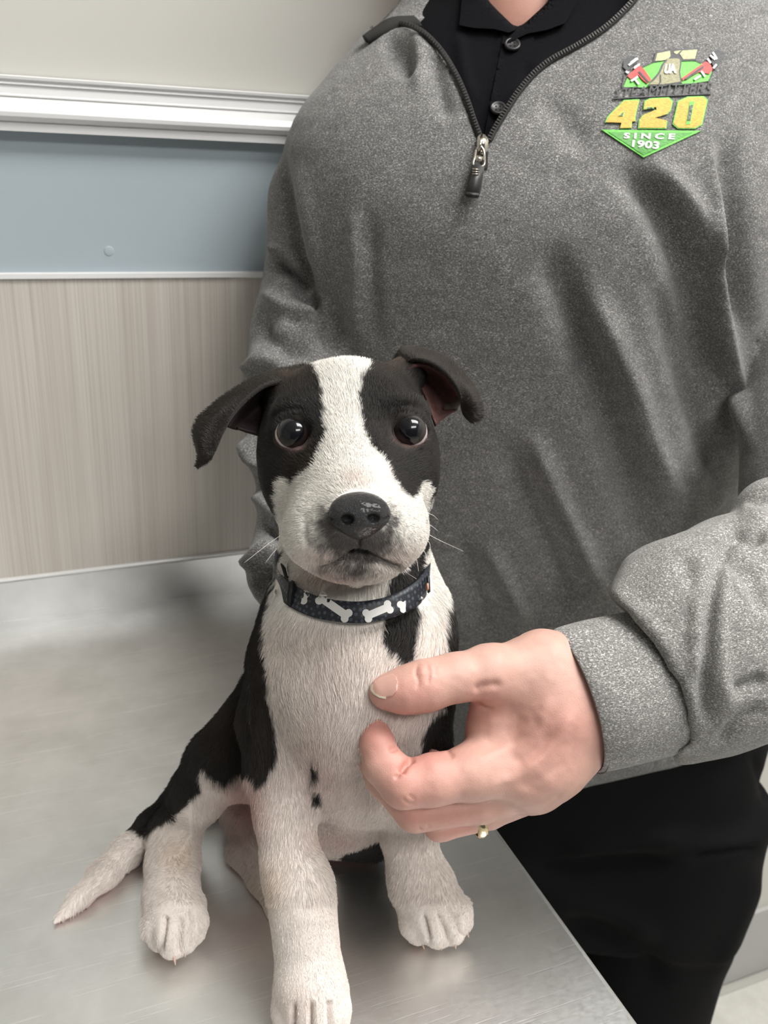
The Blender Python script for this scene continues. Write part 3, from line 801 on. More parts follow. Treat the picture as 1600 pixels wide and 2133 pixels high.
cf2 = collar_flap('collar_lining', [(862, 38), (815, 42), (782, 62), (757, 80)], [(880, 54), (840, 56), (803, 70), (768, 88)], [.664, .662, .661, .660], [.656, .654, .654, .657], m_lining, .004)
cf3 = collar_flap('collar_lining', [(1175, 62), (1200, 30), (1225, 0), (1250, -40)], [(1165, 108), (1225, 76), (1300, 14), (1330, -40)], [.652, .662, .672, .69], [.648, .652, .664, .68], m_lining, .003)
adopt(person, cf1, cf2, cf3)

# ---- embroidered badge on the chest
def thread(name, col):
    m, n, l, b = newmat(name); tc = n.new('ShaderNodeTexCoord')
    a = noise(n, l, tc.outputs['Object'], 1, 2, 0.5, ((500, 500, 2600), (0, 0.35, 0)))
    r = ramp(n, [(0.35, tuple(c*0.6 for c in col)), (0.6, col)]); l.new(a.outputs[0], r.inputs[0]); l.new(r.outputs[0], b.inputs['Base Color'])
    b.inputs['Roughness'].default_value = 0.5; b.inputs['Sheen Weight'].default_value = 0.2
    bp = n.new('ShaderNodeBump'); bp.inputs['Strength'].default_value = 0.6; bp.inputs['Distance'].default_value = 0.0005
    l.new(a.outputs[0], bp.inputs['Height']); l.new(bp.outputs[0], b.inputs['Normal']); return m
T_blk = thread('navy_black_thread', (0.018, 0.018, 0.024)); T_grn = thread('bright_green_thread', (0.13, 0.62, 0.05)); T_dgr = thread('deep_green_thread', (0.07, 0.36, 0.035))
T_gold = thread('gold_thread', (0.78, 0.40, 0.015)); T_red = thread('red_thread', (0.66, 0.035, 0.03)); T_wht = thread('white_thread', (0.80, 0.80, 0.78)); T_khk = thread('khaki_thread', (0.30, 0.28, 0.14)); T_pal = thread('pale_khaki_thread', (0.48, 0.48, 0.24))
def Z(*pts): return [(1220+x/5.0, 70+y/5.0) for x, y in pts]      # points read off the five-times enlargement
badge = thing('badge_tmp', 'x', 'x'); bpy.data.objects.remove(badge)
EM = []
def em(pts, mat, lvl=0, name='stitching'):
    o = drape_poly(name, Z(*pts), pb, mat, None, 0.0003+0.00035*lvl, 0.0007, step=10); EM.append(o); return o
def emline(pts, wd, mat, lvl=0, closed=False, name='stitching'):
    pts = np.array(Z(*pts), float)
    if closed: pts = np.vstack([pts, pts[:1]])
    for a, b in zip(pts[:-1], pts[1:]):
        t = b-a; t /= max(np.linalg.norm(t), 1e-6); nn = np.array([-t[1], t[0]])*wd/2; a2 = a-t*wd*.35; b2 = b+t*wd*.35
        EM.append(drape_poly(name, [a2-nn, b2-nn, b2+nn, a2+nn], pb, mat, None, 0.0003+0.00035*lvl, 0.0008, step=12))
G1 = [(395, 555), (430, 470), (500, 400), (600, 350), (700, 305), (850, 275), (1000, 270), (1150, 285), (1250, 330), (1320, 400), (1300, 490), (1000, 535), (800, 545), (620, 562)]
em(G1, T_grn, 0); emline([(380, 555), (405, 430)], 3, T_blk, 1); emline([(1285, 500), (1325, 400)], 3, T_blk, 1); emline([(590, 350), (700, 300), (780, 285)], 2, T_blk, 1); emline([(1130, 270), (1200, 300)], 4, T_blk, 1)
em([(700, 300), (730, 190), (880, 165), (1180, 150), (1150, 280), (1000, 285), (860, 262)], T_blk, 2)
em([(725, 285), (745, 205), (880, 178), (885, 235), (860, 265), (800, 280)], T_pal, 3); em([(920, 185), (1000, 172), (950, 215), (925, 205)], T_pal, 3); em([(980, 210), (1010, 175), (1165, 165), (1140, 262), (1020, 268), (1000, 240)], T_pal, 3)
em([(640, 545), (700, 470), (760, 400), (800, 310), (850, 255), (920, 245), (990, 250), (1000, 300), (985, 400), (1005, 515), (820, 540), (800, 552)], T_blk, 3)
em([(655, 530), (720, 480), (775, 410), (815, 320), (860, 265), (920, 256), (980, 262), (985, 310), (970, 400), (988, 500), (800, 530)], T_khk, 4)
emline([(780, 430), (782, 500), (760, 530)], 2.5, T_blk, 5)
# wrenches
for jaw, red, red2, wh in (
    ([(430, 385), (390, 350), (395, 290), (430, 245), (500, 232), (545, 260), (540, 300), (480, 340), (440, 400)], [(435, 440), (560, 330), (610, 370), (685, 480), (640, 520), (590, 480), (550, 430), (470, 475)], [(545, 400), (565, 390), (660, 500), (645, 508)],
     ([(455, 325), (540, 262)], [(475, 300), (525, 262)], [(510, 355), (560, 320)], [(425, 395), (440, 405)], [(480, 490), (540, 450)], [(520, 480), (550, 520)])),
    ([(1330, 340), (1310, 290), (1330, 190), (1380, 165), (1440, 190), (1440, 240), (1400, 300), (1350, 375)], [(1005, 460), (1250, 290), (1290, 300), (1325, 370), (1290, 420), (1180, 400), (1010, 490)], [(1030, 468), (1200, 350), (1235, 330), (1225, 360), (1050, 478)],
     ([(1330, 200), (1365, 260)], [(1305, 230), (1345, 265)], [(1275, 265), (1300, 300)], [(1335, 355), (1360, 325)], [(1140, 475), (1195, 440)], [(1210, 395), (1240, 440)]))):
    em(jaw, T_blk, 2); em(red, T_red, 3); em(red2, T_blk, 4)
    for a in wh: emline(a, 4.2, T_wht, 4)
# letters and numbers
def txt(s, quad, mat, lvl, bold):
    o = text_sheet('lettering', s, Z(*quad), pb, mat, None, 0.0008+0.00035*lvl, 0.00035, bold); EM.append(o)
txt('STEAMFITTERS', [(300, 655), (1300, 618), (1330, 500), (320, 562)], T_blk, 3, 0.0)
emline([(290, 675), (760, 650), (1305, 625)], 2, T_blk, 2)
F4 = [(205, 918), (225, 865), (400, 700), (560, 685), (515, 915), (490, 985), (355, 985), (365, 925)]
def num(outer, holes, grow=1.06):
    em(outer, T_grn, 1)
    c = np.mean(outer, 0); em([tuple(c+(np.array(p)-c)*np.array([0.93, 0.94])) for p in outer], T_gold, 2)
    for h in holes:
        c = np.mean(h, 0); em([tuple(c+(np.array(p)-c)*1.5) for p in h], T_grn, 3); em(h, m_knit, 4)
num([(200, 925), (228, 862), (400, 690), (565, 682), (520, 868), (524, 915), (485, 918), (480, 985), (355, 990), (372, 930)], [[(352, 855), (395, 815), (388, 855)]])
num([(600, 790), (612, 700), (670, 672), (870, 662), (912, 700), (890, 800), (850, 840), (720, 880), (855, 910), (840, 990), (545, 990), (555, 905), (590, 850), (740, 790), (735, 760)], [[(640, 770), (690, 765), (700, 778), (640, 785)]])
num([(905, 945), (960, 700), (1060, 655), (1230, 650), (1275, 690), (1215, 950), (1140, 990), (960, 990)], [[(1060, 905), (1085, 745), (1120, 742), (1090, 905)]])
em([(165, 1000), (1205, 1012), (605, 1290)], T_grn, 1); em([(240, 1025), (1110, 1030), (605, 1262)], T_dgr, 2)
txt('S I N C E', [(395, 1092), (925, 1102), (935, 1040), (400, 1032)], T_wht, 3, 0.04)
txt('1903', [(480, 1180), (760, 1205), (775, 1125), (490, 1105)], T_wht, 3, 0.03)
txt('UA', [(812, 418), (948, 412), (940, 310), (835, 316)], T_wht, 6, 0.06)
# group all stitching under one badge mesh
bd = EM[0]; bd.name = 'embroidered_badge'; bd.data.name = 'embroidered_badge'
bd['label'] = 'green, gold and black embroidered union badge on the chest'
adopt(bd, *EM[1:]); adopt(person, bd)

# ---- trousers, hem band, shoes
def trousers():
    f = Field((0.22, 0.20, 0.06), (0.98, 0.82, 0.98), 0.006)
    def leg(a, ra, b, rb): f.cone(a, ra, b, rb, 0.02)
    return f
def tfield():
    Rt = tab((1500, 1580), (1640, 1596), (1780, 1592), (1900, 1590), (1990, 1572), (2060, 1556), (2133, 1534), (2300, 1500), (2600, 1440))
    f = Field((0.285, 0.26, 0.06), (0.96, 0.81, 0.98), 0.005)
    w_ = (slice(0, f.n[0]), slice(0, f.n[1]), slice(0, f.n[2])); X, Y, Z_ = f.grid(w_)
    hip = ((0.515, 0.585), )
    # waist and seat: rounded block round the man's axis; the side towards the table stands against its edge
    ax = np.array([RT[0], RT[1]]); ax /= np.linalg.norm(ax); ay = np.array([-ax[1], ax[0]])
    def prim(cx, cy, a0, b0, z0, z1, a1=None, b1=None):
        a1 = a1 or a0; b1 = b1 or b0
        t = np.clip((Z_-z0)/(z1-z0), 0, 1); a = a0+(a1-a0)*t; b = b0+(b1-b0)*t
        U = (X-cx)*ax[0]+(Y-cy)*ax[1]; W = (X-cx)*ay[0]+(Y-cy)*ay[1]
        q = (np.abs(U/a)**2.4+np.abs(W/b)**2.4)**(1/2.4)
        d = (q-1)*np.minimum(a, b); return np.maximum(np.maximum(d, z0-Z_), Z_-z1).astype(np.float32)
    return f, prim, Rt
f, prim, Rt = tfield()
HC = (ORG+HF*0.845+np.array([math.cos(math.radians(23.3)), -math.sin(math.radians(23.3)), 0])*0.232)
hx, hy = HC[0], HC[1]; rx_, ry_ = math.cos(math.radians(23.3)), -math.sin(math.radians(23.3))
a = prim(hx+rx_*.018, hy+ry_*.018, .184, .095, 0.50, 0.90, .184, .095)
def sm(a, b, k): h = np.maximum(k-np.abs(a-b), 0)/k; return np.minimum(a, b)-h*h*k*.25
b1 = prim(hx-rx_*.080, hy-ry_*.080, .055, .065, 0.08, .62, .078, .098); b2 = prim(hx+rx_*.122, hy+ry_*.122, .090, .065, 0.08, .66, .098, .092)
f.F = sm(sm(a, b1, .03), b2, .03)
V, Q = f.mesh(); V = relax(V, Q, 3)
V = folds(V, Q, [([(1060, 1830), (1250, 1800), (1420, 1800)], -0.010, 22), ([(1150, 1780), (1300, 1760), (1450, 1740)], 0.008, 26), ([(1430, 1790), (1520, 1778), (1600, 1768)], -0.006, 9), ([(1160, 1900), (1300, 1960), (1400, 2060)], -0.010, 26), ([(1120, 1860), (1260, 1900), (1380, 1960)], 0.008, 26), ([(1590, 1800), (1540, 1930), (1480, 2060)], 0.006, 20), ([(1560, 1560), (1590, 1640), (1600, 1680)], -0.004, 8)])
N = vnormals(V, Q); V += N*(0.002*vnoise(V, 16))[:, None]
tr = rawmesh('trousers', V, Q, m_trous); tr['label'] = 'black trousers'; adopt(person, tr)
for s_ in (-1, 1):
    f = Field((hx-.35, hy-.45, 0.0), (hx+.35, hy+.25, .16), .005)
    c = np.array([hx+s_*rx_*.085, hy+s_*ry_*.085, 0]); toe = c-HF*.17
    f.cone(c+[0, 0, .045], .04, toe+[0, 0, .036], .034, .02); f.cone(c+HF*.05+[0, 0, .05], .04, c+[0, 0, .09], .045, .02)
    f.F = np.maximum(f.F, (0.002-f.ax[2])[None, None, :].astype(np.float32))
    V, Q = f.mesh(); adopt(person, rawmesh('shoe', V, Q, m_rub))

# ================================================================== SKIN
m_skin = attrmat('skin', 'coat', rough=0.48, sss=0.12, noise_amt=0.10, nscale=160, bump=0.25, spec=0.4, bscale=1400)
m_nail = flat('fingernail', (0.62, 0.36, 0.30), rough=0.25, spec=0.5, coat=0.3); m_nailw = flat('nail_edge', (0.78, 0.70, 0.56), rough=0.4)
def hand():
    f = Field(P(640, 1800, .40)-0.06, P(1500, 1250, .56)+0.06, 0.00105)
    k = .006
    # forearm into the cuff
    f.chain([(1190, 1460, .474, 128), (1300, 1440, .484, 118), (1480, 1390, .500, 112)], .012)
    # back of the hand
    f.ball(1145, 1470, .468, 95, 138, .024, .012, rot=-.15)
    f.chain([(1130, 1380, .462, 58), (1150, 1480, .462, 82), (1140, 1570, .464, 84)], .012)
    f.chain([(1110, 1590, .456, 76), (1090, 1610, .456, 66)], .012)
    f.chain([(1180, 1560, .468, 62), (1110, 1630, .466, 62)], .012)
    # thumb
    f.chain([(1120, 1392, .462, 60), (1020, 1402, .450, 56)], .012)
    f.chain([(1020, 1402, .450, 55), (945, 1412, .444, 47), (885, 1428, .440, 50)], .006); f.chain([(885, 1428, .440, 49), (842, 1438, .438, 43), (803, 1441, .438, 36)], .006)
    # web between thumb and index
    f.chain([(1040, 1440, .458, 38), (1020, 1500, .460, 36), (1010, 1560, .460, 44)], .012)
    # index finger
    f.chain([(1090, 1600, .456, 66), (985, 1608, .447, 53)], .008); f.chain([(985, 1610, .447, 56), (900, 1625, .441, 50), (843, 1637, .438, 45)], .006)
    f.chain([(838, 1632, .438, 44), (800, 1598, .440, 41)], .006); f.chain([(797, 1592, .440, 40), (786, 1550, .443, 34), (779, 1514, .446, 27)], .004)
    f.chain([(835, 1600, .438, 22), (815, 1585, .438, 24)], .004)
    # middle finger
    f.chain([(1110, 1625, .466, 58), (1000, 1672, .456, 42), (866, 1697, .450, 37)], .0022)
    f.chain([(858, 1686, .450, 39), (800, 1622, .455, 36)], .004); f.chain([(800, 1622, .455, 36), (770, 1570, .458, 30), (763, 1540, .460, 22)], .004)
    # ring finger
    f.chain([(1110, 1640, .475, 50), (1020, 1697, .466, 30), (918, 1722, .461, 29)], .002)
    f.chain([(912, 1716, .462, 32), (860, 1650, .470, 30)], .004); f.chain([(860, 1650, .470, 30), (850, 1600, .474, 26)], .004)
    # little finger curled in, tip seen through the loop
    f.chain([(1110, 1640, .482, 42), (1040, 1670, .482, 32), (970, 1650, .485, 28)], .004)
    f.chain([(970, 1650, .485, 27), (930, 1600, .487, 24), (880, 1572, .487, 22)], .004)
    V, Q = f.mesh(); V = relax(V, Q, 2, .4)
    cr = [
        # thumb knuckle wrinkles
        ([(872, 1380), (866, 1400), (872, 1420), (866, 1440)], -.0006, 3), ([(888, 1378), (894, 1402), (890, 1430)], -.0006, 3), ([(880, 1388), (880, 1410)], .0005, 5), ([(905, 1385), (908, 1410)], -.0004, 3),
        # web creases
        ([(985, 1440), (1010, 1430), (1050, 1424)], -.0010, 9), ([(990, 1462), (1010, 1475), (1030, 1478)], -.0008, 4),
        # finger joints
        ([(835, 1612), (848, 1590), (862, 1578)], -.0030, 6, .1), ([(808, 1560), (820, 1560), (830, 1555)], -.0012, 5), ([(822, 1622), (835, 1612)], -.001, 4),
        ([(930, 1560), (938, 1572), (946, 1578)], -.0009, 5),
        # knuckles and tendons over the back of the hand
        ([(985, 1590), (1060, 1555), (1120, 1500), (1150, 1440)], .0007, 14), ([(1010, 1640), (1090, 1610), (1160, 1540), (1200, 1470)], .0009, 12), ([(1050, 1560), (1100, 1530), (1130, 1490)], -.0006, 9),
        ([(1060, 1590), (1110, 1570), (1160, 1520)], -.0006, 12), ([(1080, 1650), (1130, 1620), (1180, 1580)], -.0005, 12),
        ([(835, 1660), (850, 1672), (868, 1676)], -.0004, 3), ([(850, 1655), (866, 1668)], -.0004, 3), ([(870, 1718), (880, 1730)], -.0005, 3), ([(890, 1715), (896, 1728)], -.0005, 3)]
    V = folds(V, Q, [(p[0], p[1]*1.45)+tuple(p[2:]) for p in cr])
    N = vnormals(V, Q); V = V+N*(.00025*vnoise(V, 110)+.00012*vnoise(V, 330))[:, None]
    return V, Q
hV, hQ = hand(); hb = bvh_of(hV, hQ)
def skincol(V):
    px, py, d = proj(V); base = np.array([0.56, 0.345, 0.285]); c = np.tile(base, (len(V), 1))
    pink = np.array([0.58, 0.25, 0.21])
    def blob(x, y, r, a):
        nonlocal c
        e = (a*np.exp(-(((px-x)**2+(py-y)**2)/r**2)))[:, None]; c = c*(1-e)+pink*e
    for x, y, r, a in ((780, 1520, 60, .8), (840, 1600, 50, .6), (930, 1590, 60, .4), (870, 1465, 60, .55), (800, 1460, 50, .3), (885, 1405, 24, .45), (860, 1690, 60, .5), (1010, 1460, 50, .5), (1130, 1560, 110, .35), (1190, 1500, 70, .3), (950, 1730, 60, .5), (880, 1560, 50, .6)): blob(x, y, r, a)
    n = vnoise(V, 90)*.5+vnoise(V, 230)*.5
    return c*(1+.07*n)[:, None]
# right hand, arms, neck and head: a coarse body that joins the hands inside the clothes
def body():
    f = Field((0.10, 0.36, 0.95), (0.86, 0.83, 2.0), 0.006)
    neck = P(1080, -60, .70); hc = neck+HF*.02+np.array([0, 0, .13]); rt = np.array([rx_, ry_, 0]); up = np.array([0, 0, 1.])
    f.cone(P(1085, 90, .705), .058, hc+[0, 0, -.02], .052, .03)
    f.ell(P(1100, 330, .76), (.13, .2, .07), .03)
    A = [rt, up, HF]
    f.ell(hc+up*.08, (.074, .098, .092), .02, A); f.ell(hc+up*.02-HF*.03, (.055, .07, .055), .03, A)
    f.cone(hc+up*.075-HF*.088, .010, hc+up*.035-HF*.108, .014, .012)        # nose
    for s in (-1, 1):
        f.ell(hc+up*.06+rt*s*.078, (.008, .03, .018), .006, A)
        f.ell(hc+up*.075-HF*.086+rt*s*.030, (.014, .008, .012), .006, A, sub=True)
        f.ell(hc+up*.075-HF*.080+rt*s*.030, (.012, .010, .010), .002, A)
    f.ell(hc+up*.002-HF*.092, (.024, .007, .01), .006, A); f.ell(hc-up*.035-HF*.075, (.022, .016, .016), .02, A)
    f.chain([(700, 330, .73, 70), (655, 700, .715, 68), (645, 950, .695, 66), (640, 1180, .64, 50), (690, 1260, .60, 42)], .02)
    f.chain([(1680, 330, .74, 70), (1712, 700, .72, 68), (1790, 1160, .60, 80), (1600, 1330, .53, 85)], .02)
    # right hand laid on the puppy's far side
    f.chain([(690, 1260, .60, 42), (745, 1300, .585, 44), (790, 1330, .575, 40)], .01)
    for i, (x, y) in enumerate(((860, 1270), (872, 1310), (868, 1350), (850, 1385))): f.chain([(785, 1305+i*22, .578, 19), ((785+x)//2, (1305+i*22+y)//2, .572, 18), (x, y, .562, 15)], .003)
    f.chain([(745, 1285, .585, 24), (785, 1235, .578, 20), (815, 1215, .57, 16)], .005)
    V, Q = f.mesh(); return relax(V, Q, 1), Q
bV, bQ = body()
V = np.vstack([hV, bV]); Q = np.vstack([hQ, bQ+len(hV)])
col = np.vstack([skincol(hV), np.tile([0.52, 0.27, 0.21], (len(bV), 1))])
bodyo = rawmesh('body', V, Q, m_skin, colors=col); adopt(person, bodyo)
nail = drape_poly('thumbnail', [(774, 1426), (786, 1414), (802, 1407), (818, 1403), (826, 1410), (829, 1423), (827, 1438), (818, 1449), (803, 1453), (790, 1451), (779, 1444), (774, 1436)], hb, m_nail, None, .0005, .0006, step=5, smooth=True)
nailw = drape_poly('nail_tip', [(775, 1424), (771, 1430), (772, 1438), (778, 1446), (790, 1453.5), (804, 1456), (804, 1452), (791, 1449.5), (781, 1443), (776.5, 1436), (777, 1426)], hb, m_nailw, None, .0007, .0006, step=4, dflt=.43)
adopt(bodyo, nail, nailw)
m_gold = flat('gold_ring_metal', (0.80, 0.66, 0.42), rough=0.12, metal=1.0)
rc = P(995, 1702, .4675); 
ringpts = []
ax1 = P(985, 1745, .462)-P(983, 1660, .462); ax1 /= np.linalg.norm(ax1); ax2 = FW
fa = P(1060, 1682, .466)-P(930, 1716, .461); fa /= np.linalg.norm(fa); ax2 = np.cross(fa, ax1); ax2 /= np.linalg.norm(ax2); ax1 = np.cross(ax2, fa)
RR = 36*.464/F
V = []; prof = [(-.0022, 0), (-.0018, .0009), (0, .0013), (.0018, .0009), (.0022, 0)]
for a_ in np.linspace(0, 2*np.pi, 48, endpoint=False):
    dr = ax1*math.cos(a_)+ax2*math.sin(a_)
    for h_, r_ in prof: V.append(rc+dr*(RR+r_)+fa*h_)
Qr = [[i*5+j, i*5+j+1, ((i+1) % 48)*5+j+1, ((i+1) % 48)*5+j] for i in range(48) for j in range(4)]
ring = rawmesh('wedding_ring', np.array(V), np.array(Qr), m_gold); ring['label'] = 'shiny gold wedding band on the ring finger of the near hand'; ring['category'] = 'ring'
sd = ring.modifiers.new('s', 'SOLIDIFY'); sd.thickness = .0006; sd.offset = -1

# ================================================================== PUPPY
puppy = thing('puppy', 'black and white puppy sitting on the steel exam table', 'dog', ontable(600, 1800))
HD = 0.0011
BLK = np.array([0.016, 0.0135, 0.0120]); WHT = np.array([0.80, 0.775, 0.73]); PNK = np.array([0.58, 0.36, 0.32])
EYES = [(614, 904, .4385, 37, 33), (851, 898, .4385, 34, 31)]
def puppy_field():
    f = Field((-0.03, 0.26, 0.897), (0.30, 0.53, 1.245), HD)
    # ---- trunk
    f.chain([(735, 1110, .492, 128), (738, 1230, .487, 142), (742, 1330, .487, 165)], .02)
    f.chain([(742, 1330, .488, 168), (738, 1450, .495, 160), (735, 1560, .512, 142)], .02)
    f.chain([(735, 1560, .515, 140), (700, 1630, .560, 128), (640, 1620, .600, 130)], .02)
    f.ball(645, 1350, .490, 92, 120, .038, .02); f.ball(845, 1330, .490, 86, 130, .036, .02)
    f.ball(715, 1420, .462, 90, 120, .020, .025)
    # ---- fore legs
    f.chain([(600, 1390, .492, 80), (578, 1500, .492, 72), (580, 1610, .488, 62)], .012)
    f.chain([(580, 1610, .488, 60), (592, 1700, .484, 53), (604, 1790, .479, 52), (624, 1850, .476, 61)], .01)
    f.chain([(624, 1850, .476, 61), (634, 1920, .474, 59), (640, 1985, .473, 57), (647, 2050, .470, 68)], .01)
    f.chain([(885, 1430, .500, 60), (868, 1560, .508, 60), (850, 1660, .515, 50)], .012)
    f.chain([(850, 1660, .515, 50), (854, 1750, .522, 49), (868, 1820, .526, 51), (882, 1850, .526, 57), (898, 1895, .522, 58)], .01)
    # ---- paws: toes as separate rounded knuckles
    def paw(c, toes, k=.0022):
        for t in toes: f.chain([c, t[0]], .006); f.chain(t, k)
    def toe(cx, cy, cd, pts):
        pass
    f.chain([(647, 2050, .470, 66), (648, 2085, .468, 64)], .008)
    for a, b, c in (((606, 2068, .470, 34), (600, 2105, .468, 30), (598, 2132, .469, 25)), ((634, 2075, .466, 30), (630, 2118, .463, 29), (628, 2148, .463, 25)),
                    ((664, 2075, .466, 30), (668, 2118, .463, 29), (670, 2148, .463, 25)), ((692, 2068, .470, 32), (698, 2103, .468, 29), (702, 2130, .470, 24))):
        f.chain([(*a[:3], a[3]+3), (*b[:3], b[3]+3), (*c[:3], c[3]+3)], .0030)
    for a, b, c in (((862, 1890, .524, 30), (866, 1925, .521, 29), (872, 1942, .522, 23)), ((892, 1895, .519, 31), (905, 1932, .516, 30), (913, 1948, .517, 24)),
                    ((918, 1890, .520, 30), (936, 1925, .517, 29), (944, 1942, .518, 22)), ((934, 1875, .524, 28), (954, 1900, .522, 26), (963, 1920, .523, 20))):
        f.chain([(*a[:3], a[3]+3), (*b[:3], b[3]+3), (*c[:3], c[3]+3)], .0030)
    f.cone(P(830, 1850, .528), .004, P(822, 1862, .527), .003, .002)
    # ---- tail
    tp = [(560, 1580, 48, .020), (440, 1620, 36, .008), (372, 1672, 32, .002), (318, 1722, 31, 0), (262, 1778, 30, 0), (215, 1824, 28, 0), (168, 1871, 19, .0002), (141, 1897, 11, .0006), (114, 1922, 5, .001)]
    def onr(x, y, r, up):
        rz = ray(x, y)[2]; d = (TOP-CAMZ)/rz
        for _ in range(6): d = (TOP+up+r*d/F*.92-CAMZ)/rz
        return (x, y, d, r)
    f.chain([onr(*t) for t in tp], .006)
    # ---- near haunch, shin and hind paw
    f.chain([(600, 1510, .560, 90), (520, 1568, .553, 84), (462, 1596, .545, 66)], .015)
    f.chain([(575, 1452, .545, 78), (530, 1545, .556, 66)], .02)
    f.chain([(452, 1590, .545, 60), (412, 1655, .555, 53), (362, 1735, .568, 44)], .010)
    f.chain([(362, 1745, .567, 50), (360, 1800, .548, 48), (358, 1870, .526, 50), (362, 1915, .514, 54)], .010)
    for a, b, c in (((334, 1900, .518, 28), (328, 1935, .510, 26), (333, 1957, .507, 21)), ((356, 1905, .512, 30), (357, 1945, .503, 29), (360, 1970, .502, 24)),
                    ((384, 1900, .514, 28), (388, 1935, .506, 26), (386, 1962, .504, 21)), ((402, 1885, .521, 24), (409, 1920, .513, 21), (408, 1945, .510, 17))):
        f.chain([(*a[:3], a[3]+3), (*b[:3], b[3]+3), (*c[:3], c[3]+3)], .0030)
    # ---- far hind foot between the legs, far haunch in shade
    f.chain([(540, 1700, .600, 55), (515, 1785, .582, 40), (555, 1850, .562, 38), (590, 1905, .542, 34), (620, 1940, .528, 30)], .006)
    f.chain([(780, 1560, .575, 95), (815, 1650, .560, 70), (780, 1745, .575, 45)], .02)
    f.chain([(700, 1660, .590, 105), (640, 1660, .612, 95)], .02)
    f.ball(500, 1690, .595, 40, 40, .02, .008)
    # ---- head
    f.ball(722, 878, .482, 166, 126, .040, .01); f.ball(724, 945, .474, 172, 112, .036, .016); f.ball(730, 1030, .466, 138, 100, .036, .016)
    f.chain([(735, 1000, .480, 130), (738, 1120, .488, 125)], .02)
    f.ball(612, 985, .463, 50, 72, .024, .018); f.ball(842, 985, .463, 50, 72, .024, .018)
    f.chain([(728, 880, .462, 78), (738, 960, .446, 76), (745, 1035, .420, 72)], .022)
    f.ball(742, 1085, .424, 112, 78, .026, .018)
    f.ball(665, 1115, .426, 72, 68, .022, .014, rot=.2); f.ball(822, 1108, .426, 66, 68, .022, .014, rot=-.2)
    f.ball(748, 1080, .404, 66, 56, .014, .012)
    f.ball(746, 1168, .426, 82, 46, .022, .010)
    # brows, sockets
    f.ball(632, 862, .449, 56, 34, .012, .012); f.ball(838, 856, .449, 52, 34, .012, .012)
    for (x, y, d, r, ro) in EYES:
        s_ = -1 if x < 700 else 1
        f.ball(x-s_*3, y+1, .433, 35, 33, .011, .003, sub=True)
        # lids: a soft ring
        for a in np.linspace(0, 2*np.pi, 14, endpoint=False):
            a2 = a+2*np.pi/14
            q1 = (x+34*math.cos(a)*1.0, y-1+31*math.sin(a)+(3 if math.sin(a) > 0 else 0), .4365+.0022*abs(math.cos(a))+(.002 if math.cos(a)*s_ > 0 else 0), 8 if math.sin(a) < 0 else 4.5)
            q2 = (x+34*math.cos(a2), y-1+31*math.sin(a2)+(3 if math.sin(a2) > 0 else 0), .4365+.0022*abs(math.cos(a2))+(.002 if math.cos(a2)*s_ > 0 else 0), 8 if math.sin(a2) < 0 else 4.5)
            f.chain([q1, q2], .003)
    # ear roots
    f.ball(590, 815, .488, 40, 36, .012, .010); f.ball(845, 785, .488, 40, 36, .012, .010)
    # rest on the table
    f.F = np.maximum(f.F, (TOP+.0004-f.ax[2])[None, None, :].astype(np.float32))
    V, Q = f.mesh(); V = relax(V, Q, 2, .4)
    W = [
        # mouth and philtrum
        ([(748, 1150), (728, 1158), (705, 1170), (680, 1182), (655, 1186)], -.0038, 7, .12), ([(748, 1150), (775, 1158), (800, 1169), (822, 1178), (840, 1182)], -.0030, 7, .12),
        ([(722, 1163), (748, 1158), (776, 1165)], -.0036, 8, .2), ([(749, 1118), (749, 1152)], -.0018, 4, 0),
        ([(690, 1168), (665, 1150), (640, 1150)], .0010, 10), ([(640, 1060), (638, 1110), (650, 1150)], -.0007, 7), ([(847, 1050), (858, 1100), (850, 1150)], -.0008, 7),
        # folds round the eyes and brow
        ([(560, 880), (585, 860), (615, 852), (650, 862)], -.0007, 5), ([(815, 870), (835, 850), (865, 852), (890, 872)], -.0007, 5),
        # toe gaps
        ([(613, 2082), (611, 2120), (610, 2175)], -.0034, 5, .35), ([(649, 2080), (649, 2120), (649, 2185)], -.0042, 5, .35), ([(686, 2082), (688, 2120), (690, 2175)], -.0034, 5, .1),
        ([(880, 1900), (889, 1930), (896, 1972)], -.0040, 5, .3), ([(908, 1896), (924, 1926), (936, 1972)], -.0034, 5, .3), ([(932, 1886), (949, 1910), (964, 1955)], -.003, 5, .1),
        ([(346, 1905), (342, 1940), (335, 1985)], -.0042, 5, .1), ([(377, 1908), (378, 1945), (373, 1990)], -.0034, 4, .1), ([(399, 1890), (403, 1935), (400, 1978)], -.003, 4, .1),
        # chest and leg modelling
        ([(650, 1560), (640, 1620), (650, 1700)], -.0015, 12), ([(545, 1400), (530, 1480), (520, 1560)], -.0015, 12), ([(510, 1420), (505, 1500), (518, 1580)], -.0025, 10),
        ([(345, 1760), (370, 1772), (400, 1768)], -.0006, 8), ([(600, 1905), (650, 1912), (690, 1900)], .0006, 14)]
    V = folds(V, Q, W)
    return V, Q
dV, dQ = puppy_field()
dN = vnormals(dV, dQ)
dpx, dpy, dd_ = proj(dV)
